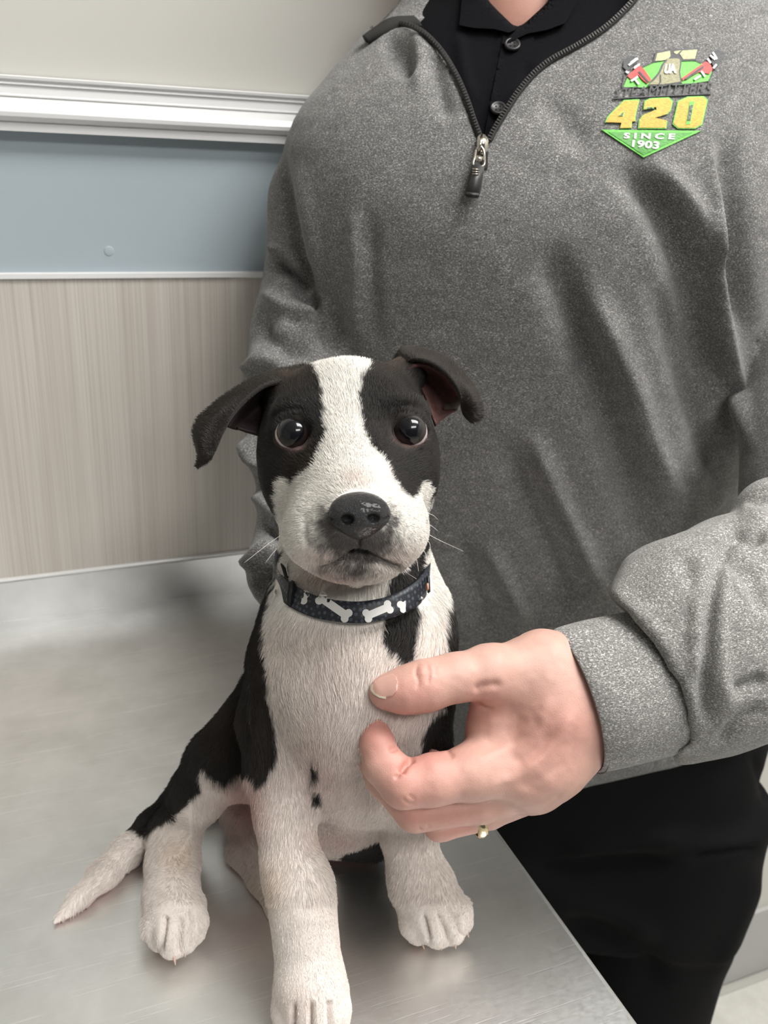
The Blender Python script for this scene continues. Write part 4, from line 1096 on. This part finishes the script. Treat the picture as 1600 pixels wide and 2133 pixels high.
# ---- coat markings
BL = [(644, 755), (656, 775), (668, 810), (676, 850), (681, 890), (680, 915), (673, 938), (652, 965), (628, 992), (606, 1008), (590, 996), (580, 1005), (571, 1030), (573, 1068), (579, 1080), (545, 1085), (490, 1000), (480, 740), (600, 735)]
BR = [(773, 752), (760, 776), (752, 806), (748, 834), (752, 868), (762, 905), (786, 944), (807, 968), (823, 997), (836, 1022), (851, 1038), (868, 1033), (877, 1006), (888, 998), (898, 1020), (897, 1060), (890, 1090), (960, 1100), (960, 730), (820, 700)]
BODY_L = [(590, 1150), (575, 1205), (562, 1250), (552, 1300), (549, 1350), (555, 1390), (559, 1460), (574, 1530), (576, 1580), (562, 1616), (535, 1641), (516, 1615), (494, 1617), (468, 1640), (450, 1628), (432, 1617), (421, 1604), (415, 1650), (388, 1685), (348, 1713), (318, 1732), (302, 1746), (290, 1745), (240, 1700), (300, 1500), (480, 1300), (500, 1150)]
CH_R = [(803, 1290), (835, 1270), (868, 1262), (873, 1290), (873, 1340), (870, 1368), (852, 1384), (835, 1378), (817, 1352), (797, 1335)]
NECK_R = [(893, 1060), (885, 1100), (880, 1140), (850, 1180), (820, 1195), (800, 1225), (805, 1260), (850, 1258), (885, 1235), (892, 1205), (882, 1180), (892, 1150), (950, 1150), (950, 1060)]
SIDE_R = [(936, 1200), (930, 1300), (932, 1360), (925, 1470), (905, 1485), (880, 1540), (870, 1580), (900, 1640), (1010, 1600), (1010, 1150)]
BEL1 = [(650, 1590), (662, 1590), (662, 1620), (650, 1625)]; BEL2 = [(652, 1650), (668, 1652), (672, 1675), (652, 1680)]
BEL3 = [(703, 1712), (735, 1690), (790, 1640), (840, 1640), (850, 1800), (700, 1800), (740, 1740), (780, 1715), (770, 1700), (720, 1722)]
TAIL_W = [(312, 1782), (290, 1752), (262, 1742), (232, 1748), (60, 1900), (90, 1960), (200, 1940), (300, 1810)]
FARHIND = [(478, 1722), (505, 1735), (560, 1740), (640, 1940), (590, 1950), (520, 1850), (484, 1790)]
def coat(V, N):
    px, py, d = proj(V); vd = (V-ORG); vd /= np.linalg.norm(vd, axis=1)[:, None]; back = (N*vd).sum(1)
    jit = 5*vnoise(V, 260)+3*vnoise(V, 600)
    b = np.full(len(V), -1.0)                       # > 0 means black, soft over about 5 px
    for pl in (BL, BR, BODY_L, CH_R, NECK_R, SIDE_R, BEL1, BEL2, BEL3):
        lim = (Ellipsis,)
        s = -poly_sd(px, py, pl)
        if pl is NECK_R: s = np.where(d > .445, s, -9)
        if pl is BEL3: s = np.where(d > .535, s, -9)
        if pl is BODY_L or pl is SIDE_R: s = np.where((d > .515) & (py > 1640) & (px > 330) & (px < 700), s, s)
        b = np.maximum(b, s+jit) if b.max() > -1 else s+jit
    # the back of head and trunk is black, legs stay white low down
    low = V[:, 2] < TOP+.075
    bk = (back > .45) & ~low
    b = np.where(bk, 9, b)
    b = np.where((py > 1640) & (px > 430) & (px < 700) & (d > .50) & (d < .57) & (poly_sd(px, py, FARHIND) < 0), -9, b)
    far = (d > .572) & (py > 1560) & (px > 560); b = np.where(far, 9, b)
    b = np.where((px > 560) & (px < 648) & (py > 1620) & (d < .515), -9, b)
    s = -poly_sd(px, py, TAIL_W); b = np.where((px < 345) & (py > 1725) & (d > .52) & (s+jit > 0), -9, b)
    k = smooth01((b+4)/8)[:, None]
    # white coat tint: brightest on the blaze, pinkish over chest, belly and jaw
    t = vnoise(V, 45)*.5+.5
    wht = np.tile(WHT, (len(V), 1))*(1+.05*vnoise(V, 120))[:, None]
    def mixb(c, X, Y, rx, ry, a):
        e = a*np.exp(-(((px-X)/rx)**2+((py-Y)/ry)**2)); return c*(1-e[:, None])+PNK*e[:, None]
    chest = smooth01((py-1230)/120)*.16; wht = wht*(1-chest[:, None])+PNK*1.3*chest[:, None]
    for q in ((760, 1000, 45, 18, .35), (690, 1165, 70, 30, .4), (820, 1160, 50, 30, .35), (700, 1205, 80, 18, .45), (700, 1420, 80, 120, .10), (690, 1620, 60, 70, .35), (640, 1560, 40, 60, .25), (510, 1680, 45, 80, .9), (620, 2100, 40, 40, .2), (700, 1750, 60, 25, .5)): wht = mixb(wht, *q)
    yel = np.exp(-(((px-375)/35)**2+((py-1785)/40)**2))*.35+np.exp(-(((px-560)/30)**2+((py-1850)/60)**2))*.35
    wht = wht*(1-yel[:, None])+np.array([.62, .45, .28])*yel[:, None]
    # dark speckled muzzle round the nose and on the chin
    mz = np.zeros(len(V)); hd = d < .45
    for X, Y, rx, ry, a in ((748, 1125, 84, 44, 1.25), (692, 1095, 34, 46, .95), (810, 1090, 26, 42, .8), (748, 1148, 60, 24, .9), (740, 1186, 62, 26, .75), (749, 1165, 70, 11, 1.0)): mz = np.maximum(mz, a*np.exp(-(((px-X)/rx)**2+((py-Y)/ry)**2)))
    mz = np.where(hd, smooth01((mz-.15+.25*vnoise(V, 700))/.7)*.92, 0)[:, None]
    md, mt = seg_dist(px, py, [(655, 1187), (680, 1183), (705, 1171), (728, 1159), (748, 1151), (775, 1159), (800, 1170), (822, 1179), (842, 1183)])  # crease shade painted into the coat colour along mouth line and philtrum
    ml = np.where(d < .45, np.exp(-(md/8)**2)*(.45+.5*np.sin(mt*np.pi)), 0)[:, None]; pd_, _t = seg_dist(px, py, [(749, 1120), (749, 1152)])
    mz = np.maximum(mz, ml); mz = np.maximum(mz, np.where(d < .45, np.exp(-(pd_/5)**2), 0)[:, None])
    wht = wht*(1-mz)+np.array([.045, .037, .037])*mz
    blk = np.tile(BLK, (len(V), 1))
    br = np.zeros(len(V))
    for X, Y, rx, ry, a in ((570, 770, 60, 30, .9), (830, 745, 40, 25, .9), (650, 975, 40, 35, .45), (470, 1500, 40, 90, .35), (545, 1450, 20, 160, .3), (390, 1720, 40, 40, .3)): br = np.maximum(br, a*np.exp(-(((px-X)/rx)**2+((py-Y)/ry)**2)))
    blk = blk*(1-br[:, None])+np.array([.075, .050, .034])*br[:, None]
    c = wht*(1-k)+blk*k
    # pads and lid rims
    for (x, y, dd, r, ro) in EYES:
        q = np.abs(np.hypot((px-x)/1.05, py-y)-33); e = np.where((d < .46), np.exp(-(q/6)**2), 0)
        low_ = smooth01((py-y)/20)
        c = c*(1-e[:, None])+(np.array([.016, .013, .012])*(1-low_[:, None]*.7)+np.array([.16, .10, .09])*low_[:, None]*.7)*e[:, None]
    pad = smooth01((TOP+.006-V[:, 2])/.004)*(N[:, 2] < -.1); c = c*(1-pad[:, None]*.6)+np.array([.42, .22, .20])*pad[:, None]*.6
    return c, b
dC, _b = coat(dV, dN)
m_coat = attrmat('short_coat', 'coat', rough=0.75, sss=0.0, noise_amt=0.06, nscale=500, bump=0.4, spec=0.2, sheen=0.1)
pbody = rawmesh('body', dV, dQ, m_coat, colors=dC); adopt(puppy, pbody)
db = bvh_of(dV, dQ)

# ---- nose
def nose():
    f = Field(P(748, 1075, .395)-.024, P(748, 1075, .395)+.024, .00045)
    f.ball(748, 1062, .397, 60, 38, .012, .003); f.ball(748, 1078, .3965, 50, 40, .0115, .004); f.ball(749, 1104, .400, 42, 24, .009, .004)
    f.ball(716, 1075, .3925, 28, 24, .006, .004); f.ball(783, 1073, .3925, 28, 24, .006, .004)
    f.ball(722, 1083, .3845, 15, 12, .0042, .0012, sub=True); f.ball(779, 1081, .3845, 15, 12, .0042, .0012, sub=True)
    f.chain([(716, 1090, .3835, 6), (702, 1091, .3860, 5.5), (690, 1082, .3905, 5)], .0012, True); f.chain([(784, 1088, .3835, 6), (797, 1089, .3860, 5.5), (808, 1079, .3905, 5)], .0012, True)
    f.chain([(749, 1098, .3830, 3), (749, 1132, .3885, 4)], .0012, True)
    V, Q = f.mesh(); V = relax(V, Q, 1)
    N = vnormals(V, Q); V = V+N*(.00012*vnoise(V, 1800))[:, None]
    return V, Q
nV, nQ = nose()
m_nose = flat('black_nose_leather', (0.010, 0.010, 0.012), rough=0.30, spec=0.4, coat=0.25, bump=0.8, bscale=2600)
ns = rawmesh('nose', nV, nQ, m_nose); ns['label'] = 'black leathery nose'

# ---- eyes
def eyemat():
    m, n, l, b = newmat('eyeball'); at = n.new('ShaderNodeAttribute'); at.attribute_name = 'coat'
    l.new(at.outputs['Color'], b.inputs['Base Color']); b.inputs['Roughness'].default_value = 0.25; b.inputs['Specular IOR Level'].default_value = 0.1
    b.inputs['Coat Weight'].default_value = 0.8; b.inputs['Coat Roughness'].default_value = 0.01; return m
m_eye = eyemat()
def eye(x, y, d, r):
    R = .0098; c = P(x, y, d+R-.0045-.0012); n1, n2 = 64, 96
    g = (ORG-c); g = g/np.linalg.norm(g)+UP*.19+RT*(-.13 if x < 700 else .13); g /= np.linalg.norm(g)
    ux = np.cross(UP, g); ux /= np.linalg.norm(ux); uy = np.cross(g, ux); V = []; Cc = []
    for i in range(n1+1):
        th = math.pi*i/n1
        for j in range(n2):
            ph = 2*math.pi*j/n2; bulge = 1+.06*math.exp(-(th/.62)**4)
            V.append(c+R*bulge*(g*math.cos(th)+(ux*math.cos(ph)+uy*math.sin(ph))*math.sin(th)))
            if th < .62: q = (.004, .004, .006)
            elif th < .90: q = (.020, .014, .013)
            elif th < .96: q = (.006, .005, .006)
            else: q = (.50, .42, .42)
            Cc.append(q)
    Qs = np.array([[i*n2+j, (i+1)*n2+j, (i+1)*n2+(j+1) % n2, i*n2+(j+1) % n2] for i in range(n1) for j in range(n2)])
    return rawmesh('eye', np.array(V), Qs, m_eye, colors=np.array(Cc))
eyes = [eye(e[0], e[1], e[2], e[3]) for e in EYES]
adopt(puppy, ns, *eyes)

# ---- ears: folded leaves of skin with a dark outside and a bare inside
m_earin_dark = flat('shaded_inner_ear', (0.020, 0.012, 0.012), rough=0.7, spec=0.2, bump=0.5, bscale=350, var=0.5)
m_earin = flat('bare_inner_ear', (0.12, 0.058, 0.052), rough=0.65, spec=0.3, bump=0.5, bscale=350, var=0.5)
m_earout = flat('dark_ear_coat', (0.020, 0.017, 0.015), rough=0.8, spec=0.2, bump=0.6, bscale=900, sheen=0.1)
def leaf(name, rows, mat, th=.0022, n=40, m=24):
    """rows: several polylines of (px,py,d) from root to tip, ordered across the leaf"""
    R = [spline(r, n) for r in rows]; V = []
    for i in range(n): V.append(spline([r[i] for r in R], m))
    V = np.concatenate(V); W = P(V[:, 0], V[:, 1], V[:, 2])
    Qs = np.array([[i*m+j, i*m+j+1, (i+1)*m+j+1, (i+1)*m+j] for i in range(n-1) for j in range(m-1)])
    o = rawmesh(name, W, Qs, mat); s = o.modifiers.new('s', 'SOLIDIFY'); s.thickness = th; s.offset = 0
    return o, W, Qs
e1, eW1, eQ1 = leaf('ear', [
    [(640, 762, .488), (590, 772, .490), (540, 786, .488), (490, 812, .482), (450, 842, .475), (418, 872, .468), (406, 898, .463), (411, 925, .460), (416, 948, .459), (412, 972, .460)],
    [(625, 775, .480), (585, 784, .479), (545, 797, .474), (500, 824, .468), (464, 856, .461), (436, 890, .456), (424, 915, .453), (424, 940, .452), (421, 955, .455), (412, 972, .460)],
    [(605, 792, .474), (580, 797, .471), (548, 806, .467), (512, 834, .463), (486, 866, .459), (468, 898, .457), (458, 920, .455), (446, 942, .455), (430, 960, .457), (412, 972, .460)]], m_earout)
e1b, eW1b, eQ1b = leaf('ear_lining', [
    [(592, 795, .476), (560, 800, .474), (528, 820, .471), (500, 848, .468), (484, 872, .467), (474, 890, .466)],
    [(585, 820, .486), (560, 825, .490), (534, 845, .489), (510, 866, .485), (494, 880, .478), (482, 893, .473)],
    [(578, 860, .480), (562, 866, .484), (545, 876, .486), (524, 886, .484), (506, 890, .480), (492, 893, .476)],
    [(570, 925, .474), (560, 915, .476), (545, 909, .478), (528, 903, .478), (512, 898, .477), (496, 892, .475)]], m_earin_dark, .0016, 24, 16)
e2, eW2, eQ2 = leaf('ear', [
    [(822, 752, .510), (838, 729, .496), (868, 729, .494), (905, 738, .492), (940, 757, .488), (966, 785, .483), (986, 812, .478), (998, 840, .475), (1001, 862, .474), (990, 874, .475)],
    [(826, 762, .500), (846, 741, .484), (870, 740, .482), (902, 749, .480), (933, 768, .476), (958, 794, .471), (975, 820, .468), (984, 845, .467), (985, 862, .469), (985, 874, .474)],
    [(836, 775, .490), (856, 753, .476), (876, 750, .472), (902, 758, .470), (926, 775, .468), (946, 800, .466), (957, 824, .466), (960, 845, .468), (966, 862, .471), (978, 873, .475)]], m_earout)
e2b, eW2b, eQ2b = leaf('ear_lining', [
    [(846, 768, .476), (872, 758, .476), (900, 764, .476), (925, 780, .475), (942, 800, .474), (955, 822, .474)],
    [(862, 790, .484), (882, 783, .490), (904, 787, .490), (924, 799, .487), (940, 815, .482), (955, 832, .478)],
    [(884, 822, .482), (898, 818, .488), (914, 820, .489), (930, 828, .487), (942, 840, .482), (952, 848, .478)],
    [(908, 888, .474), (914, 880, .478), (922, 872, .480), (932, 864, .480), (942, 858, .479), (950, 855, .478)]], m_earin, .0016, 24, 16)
f = Field(P(940, 820, .478)-.022, P(940, 820, .478)+.022, .0006)
f.chain([(925, 776, .480, 9), (944, 790, .476, 8), (950, 802, .475, 7)], .002); f.chain([(946, 805, .478, 8), (962, 818, .474, 8), (965, 832, .475, 7), (948, 842, .477, 6)], .002); f.chain([(930, 850, .482, 8), (948, 846, .478, 6)], .002)
f.ball(944, 797, .470, 5, 6, .003, .001, sub=True)
eVc, eQc = f.mesh(); ridge = rawmesh('ear_ridge', eVc, eQc, flat('ear_ridge_skin', (.085, .065, .058), rough=.6, bump=.4, bscale=500)); adopt(e2b, ridge)
adopt(puppy, e1, e1b, e2, e2b)
e1['label'] = 'dark folded ear hanging out to the left'; e2['label'] = 'dark ear folded over and showing its pink inside'

# ---- claws and whiskers
m_claw = flat('pale_claw', (0.62, 0.45, 0.38), rough=0.35, spec=0.5); m_whisk = flat('whisker_hair', (0.75, 0.73, 0.68), rough=0.4)
def claw(x, y, d, dx, dy, r=6):
    a = P(x, y, d); b = P(x+dx*1.2, y+dy*1.35+6, d-.0035); pts = spline([(*a,), (*(a*.5+b*.5-FW*.0006),), (*b,)], 8)
    o = tube('claw', pts, np.linspace(r*d/F, .0002, 8), m_claw, None, 10); adopt(puppy, o)
for c_ in ((873, 1944, .5195, 9, 20), (916, 1952, .5155, 3, 16, 4), (945, 1944, .516, 4, 20), (966, 1920, .521, 9, 20), (333, 1960, .503, -3, 14, 4), (362, 1978, .4985, 3, 20), (385, 1968, .501, 1, 15, 4), (408, 1942, .508, 0, 18, 4),
           (598, 2142, .465, -2, 16), (628, 2160, .459, 0, 14), (670, 2160, .459, 0, 14), (703, 2140, .466, 3, 16), (824, 1858, .5245, -4, 14, 4)): claw(*c_)
def whisk(pts):
    p = spline([(*P(*q),) for q in pts], 16); o = tube('whisker', p, np.linspace(.00016, .00005, 16), m_whisk, None, 5); adopt(puppy, o)
for w__ in ([(612, 1102, .425), (570, 1125, .418), (508, 1173, .41)], [(605, 1120, .428), (575, 1145, .42), (553, 1172, .415)], [(878, 1105, .425), (915, 1125, .42), (965, 1148, .415)], [(880, 1085, .428), (900, 1096, .425), (912, 1106, .42)],
            [(640, 1008, .425), (660, 1018, .418), (678, 1030, .412)], [(830, 1014, .42), (812, 1020, .415), (798, 1030, .41)], [(832, 1183, .43), (850, 1195, .425), (868, 1206, .42)], [(868, 1130, .428), (885, 1150, .425), (890, 1172, .42)],
            [(878, 1112, .428), (894, 1130, .425), (897, 1148, .42)], [(604, 1160, .43), (596, 1178, .425), (600, 1200, .42)], [(856, 1150, .428), (868, 1168, .425), (872, 1190, .42)], [(880, 1068, .43), (900, 1072, .427), (912, 1082, .423)]): whisk(w__)

# ---- fur: short strands rooted on the coat
def triarea(V, Q):
    T = np.vstack([Q[:, [0, 1, 2]], Q[:, [0, 2, 3]]]); a, b, c = V[T[:, 0]], V[T[:, 1]], V[T[:, 2]]
    return T, .5*np.linalg.norm(np.cross(b-a, c-a), axis=1)
def grow(V, Q, N, colr, count, lenf, weight=None, seed=1):
    r = np.random.default_rng(seed); T, A = triarea(V, Q)
    if weight is not None: A = A*weight[T].mean(1)
    cs = np.cumsum(A); t = np.searchsorted(cs, r.random(count)*cs[-1]); t = np.minimum(t, len(T)-1)
    u = r.random(count); v = r.random(count); m = u+v > 1; u[m] = 1-u[m]; v[m] = 1-v[m]
    w0 = (1-u-v)[:, None]; u = u[:, None]; v = v[:, None]; tt = T[t]
    root = V[tt[:, 0]]*w0+V[tt[:, 1]]*u+V[tt[:, 2]]*v
    nn = N[tt[:, 0]]*w0+N[tt[:, 1]]*u+N[tt[:, 2]]*v; nn /= np.linalg.norm(nn, axis=1)[:, None]+1e-9
    cc = colr[tt[:, 0]] if isinstance(colr, np.ndarray) else np.tile(colr, (count, 1))
    px, py, d = proj(root)
    # lie of the coat
    nose_ = P(748, 1060, .39); away = root-nose_
    head = smooth01((1215-py)/60)*(1.0)*(d < .53)
    down = np.tile(np.array([0., 0., -1.]), (count, 1))+(-HF*.25)
    # chest swirl: hair sweeps towards the breast line
    cx = (720-px)/120; chest = smooth01((py-1290)/60)*smooth01((1560-py)/80)*(d < .50)*(np.abs(px-720) < 200)
    down = down+RT*(np.clip(cx, -1, 1)*chest*.9*np.sign(1))[:, None]
    taild = np.tile(P(118, 1919, .53)-P(300, 1762, .585), (count, 1))/.09; tl = ((px < 400) & (py > 1640) & (d > .535) & (px < 300+(1800-py)*.6+60))[:, None]
    flow = away/np.linalg.norm(away, axis=1)[:, None]*head[:, None]+down*(1-head)[:, None]
    flow = np.where(tl, taild, flow)
    flow = flow-nn*(flow*nn).sum(1)[:, None]; flow /= np.linalg.norm(flow, axis=1)[:, None]+1e-6
    sw = np.stack([vnoise(root+k*3.1, 60) for k in range(3)], 1)*.45+r.normal(0, .13, (count, 3))
    flow = flow+sw; flow = flow-nn*(flow*nn).sum(1)[:, None]*.6
    L = lenf(px, py, d)*(.7+.6*r.random(count)); lift = .30+.15*r.random(count)
    pts = [root-nn*.0002]
    for s in (.35, .7, 1.0):
        pts.append(root+(flow*(1-.2*s)+nn*(lift*(1-.35*s))[:, None])*(L*s)[:, None]*.95)
    return np.stack(pts, 1), cc*(.78+.44*r.random(count))[:, None]
def lenf(px, py, d):
    L = np.full(px.shape, .0052)
    L = np.where((py < 1215) & (d < .53), .0030+.0018*smooth01((900-py)/140), L)
    mz_ = np.exp(-(((px-748)/130)**2+((py-1080)/90)**2)); L = np.where((py < 1215) & (d < .46), L*(1-.35*mz_), L)
    L = np.where((py > 1640), .0036, L); L = np.where(py > 1880, .0015, L)
    L = np.where((px < 300) & (py > 1740), .0038, L)
    return L
wgt = np.ones(len(dV)); vd = dV-ORG; vd /= np.linalg.norm(vd, axis=1)[:, None]; bk = (dN*vd).sum(1)
wgt = np.where(bk > .3, .25, 1.0); wgt = np.where((dpy < 1220) & (bk < .3), 2.2, wgt)
for (x, y, d, r, ro) in EYES: wgt = np.where((np.hypot(dpx-x, dpy-y) < 38) & (dd_ < .46), 0, wgt)
COLB = [(560, 1185), (590, 1195), (655, 1240), (752, 1254), (845, 1226), (895, 1180), (900, 1225), (874, 1260), (805, 1294), (752, 1302), (702, 1298), (612, 1272), (570, 1232)]
wgt = np.where(inside(dpx, dpy, COLB) & (dd_ < .5), 0, wgt)
wgt = np.where((np.hypot((dpx-748)/60, (dpy-1072)/50) < 1) & (dd_ < .42), 0, wgt); wgt = np.where(dV[:, 2] < TOP+.004, 0, wgt)
NH = 300000
S1, C1 = grow(dV, dQ, dN, dC, NH, lenf, wgt)
parts = [(S1, C1)]
for W_, Qe, sd_ in ((eW1, eQ1, 5), (eW2, eQ2, 6)):
    N_ = vnormals(W_, Qe); fl_ = np.where(((W_-ORG)*N_).sum(1) > 0, -1, 1)[:, None]; N_ = N_*fl_
    W2 = W_+N_*.0011
    parts.append(grow(W2, Qe, N_, np.tile([.030, .024, .020], (len(W_), 1)), 9000, lambda a, b, c: np.full(a.shape, .0026), None, sd_))
S = np.concatenate([p[0] for p in parts]); CC = np.concatenate([p[1] for p in parts])
def furmat():
    m, n, l, b = newmat('fur_strand'); at = n.new('ShaderNodeAttribute'); at.attribute_name = 'coat'
    l.new(at.outputs['Color'], b.inputs['Base Color']); b.inputs['Roughness'].default_value = 0.55; b.inputs['Specular IOR Level'].default_value = 0.35
    return m
hc = bpy.data.hair_curves.new('fur'); hc.add_curves([4]*len(S))
hc.points.foreach_set('position', S.reshape(-1).astype(np.float32))
ra = hc.attributes.get('radius') or hc.attributes.new('radius', 'FLOAT', 'POINT')
ra.data.foreach_set('value', np.tile(np.array([.000085, .000075, .00005, .000012], np.float32), len(S)))
ca = hc.attributes.new('coat', 'FLOAT_COLOR', 'POINT'); c4 = np.ones((len(S)*4, 4), np.float32); c4[:, :3] = np.repeat(CC, 4, 0); ca.data.foreach_set('color', c4.ravel())
hc.materials.append(furmat())
fur = link(bpy.data.objects.new('fur', hc)); fur['kind'] = 'stuff'; adopt(puppy, fur)

# ================================================================== DOG COLLAR
def webmat():
    m, n, l, b = newmat('navy_dotted_webbing'); tc = n.new('ShaderNodeTexCoord')
    vo = n.new('ShaderNodeTexVoronoi'); vo.feature = 'F1'; vo.inputs['Scale'].default_value = 420; vo.inputs['Randomness'].default_value = 0.35
    l.new(tc.outputs['Object'], vo.inputs['Vector'])
    r = ramp(n, [(0.30, (0.050, 0.064, 0.082)), (0.42, (0.008, 0.010, 0.016))]); l.new(vo.outputs['Distance'], r.inputs[0])
    l.new(r.outputs[0], b.inputs['Base Color']); b.inputs['Roughness'].default_value = 0.5
    return m
collar = thing('dog_collar', 'navy dotted collar with white bones round the puppy neck', 'collar', P(740, 1230, .49))
up_ = [(577, 1172, .485), (590, 1198, .468), (618, 1222, .4545), (655, 1240, .446), (700, 1250, .4405), (752, 1253, .438), (805, 1243, .4405), (845, 1225, .447), (874, 1203, .457), (892, 1175, .474), (893, 1145, .500), (860, 1110, .53), (780, 1085, .548), (690, 1085, .548), (610, 1110, .53), (580, 1145, .505)]
dn_ = [(572, 1222, .483), (585, 1245, .466), (612, 1268, .4525), (655, 1286, .444), (702, 1295, .4385), (752, 1298, .436), (805, 1290, .4385), (846, 1275, .445), (874, 1255, .455), (893, 1222, .472), (895, 1190, .498), (862, 1155, .53), (780, 1130, .548), (690, 1130, .548), (608, 1155, .53), (576, 1195, .503)]
def closed_spline(p, n):
    p = np.array(p); q = np.vstack([p[-3:], p, p[:3]]); s = spline(q, (len(q)-1)*n+1); return s[3*n:(3+len(p))*n]
up_ = [(a, b, c-.0025 if c < .49 else c) for a, b, c in up_]; dn_ = [(a, b, c-.0025 if c < .49 else c) for a, b, c in dn_]
U_ = closed_spline(up_, 10); D_ = closed_spline(dn_, 10); nn_ = len(U_); V = []
for u_, w_ in zip(U_, D_):
    a_ = P(*u_); b_2 = P(*w_)
    for t in (0, .25, .5, .75, 1): V.append(a_*(1-t)+b_2*t)
V = np.array(V); Qs = np.array([[i*5+j, i*5+j+1, ((i+1) % nn_)*5+j+1, ((i+1) % nn_)*5+j] for i in range(nn_) for j in range(4)])
cV_, cQ_ = V, Qs
web = rawmesh('webbing', V, Qs, webmat()); sd = web.modifiers.new('s', 'SOLIDIFY'); sd.thickness = .0022; sd.offset = 0
wb = bvh_of(V, Qs)
def bone(x0, y0, x1, y1, w=8.5, half=None):
    a = np.array([x0, y0], float); b = np.array([x1, y1], float); t = (b-a)/np.linalg.norm(b-a); nrm = np.array([-t[1], t[0]]); L = np.linalg.norm(b-a)
    out = []
    def lobe(c, a0, a1, r, k=8):
        for q in np.linspace(a0, a1, k): out.append(c+r*(math.cos(q)*t+math.sin(q)*nrm))
    r = w*1.05
    lobe(b-t*r*.7-nrm*r*.85, -math.pi*.95, math.pi*.25, r); lobe(b-t*r*.7+nrm*r*.85, -math.pi*.25, math.pi*.95, r)
    lobe(a+t*r*.7+nrm*r*.85, math.pi*.05, math.pi*1.25, r); lobe(a+t*r*.7-nrm*r*.85, math.pi*.75, math.pi*1.95, r)
    return drape_poly('bone_print', out, wb, m_bone, None, .0011, .0004, step=8)
m_bone = flat('white_print', (0.62, 0.61, 0.60), rough=0.5)
bones = [bone(577, 1224, 640, 1246, 8), bone(664, 1242, 727, 1286, 8), bone(760, 1285, 815, 1262, 7.5), bone(833, 1267, 876, 1240, 7)]
m_buck = flat('black_plastic_buckle', (0.018, 0.019, 0.022), rough=0.4, spec=0.5)
bk_ = slab('slide_buckle', [(603, 1208), (616, 1214), (612, 1240), (609, 1266), (598, 1264), (598, 1236)], .4495, .005, m_buck, .0008)
bk2 = slab('strap_end', [(583, 1172), (592, 1180), (606, 1212), (614, 1222), (606, 1226), (594, 1208)], .459, .004, m_buck, .0006)
tg = slab('charm', [(888, 1200), (896, 1200), (897, 1236), (891, 1238)], .4555, .003, m_buck, .0006)
tg2 = slab('charm_inlay', [(888, 1216), (893, 1214), (894, 1228), (889, 1232)], .4545, .002, flat('copper_enamel', (.55, .27, .18), .4), .0003)
adopt(web, *bones); adopt(tg, tg2); adopt(collar, web, bk_, bk2, tg)
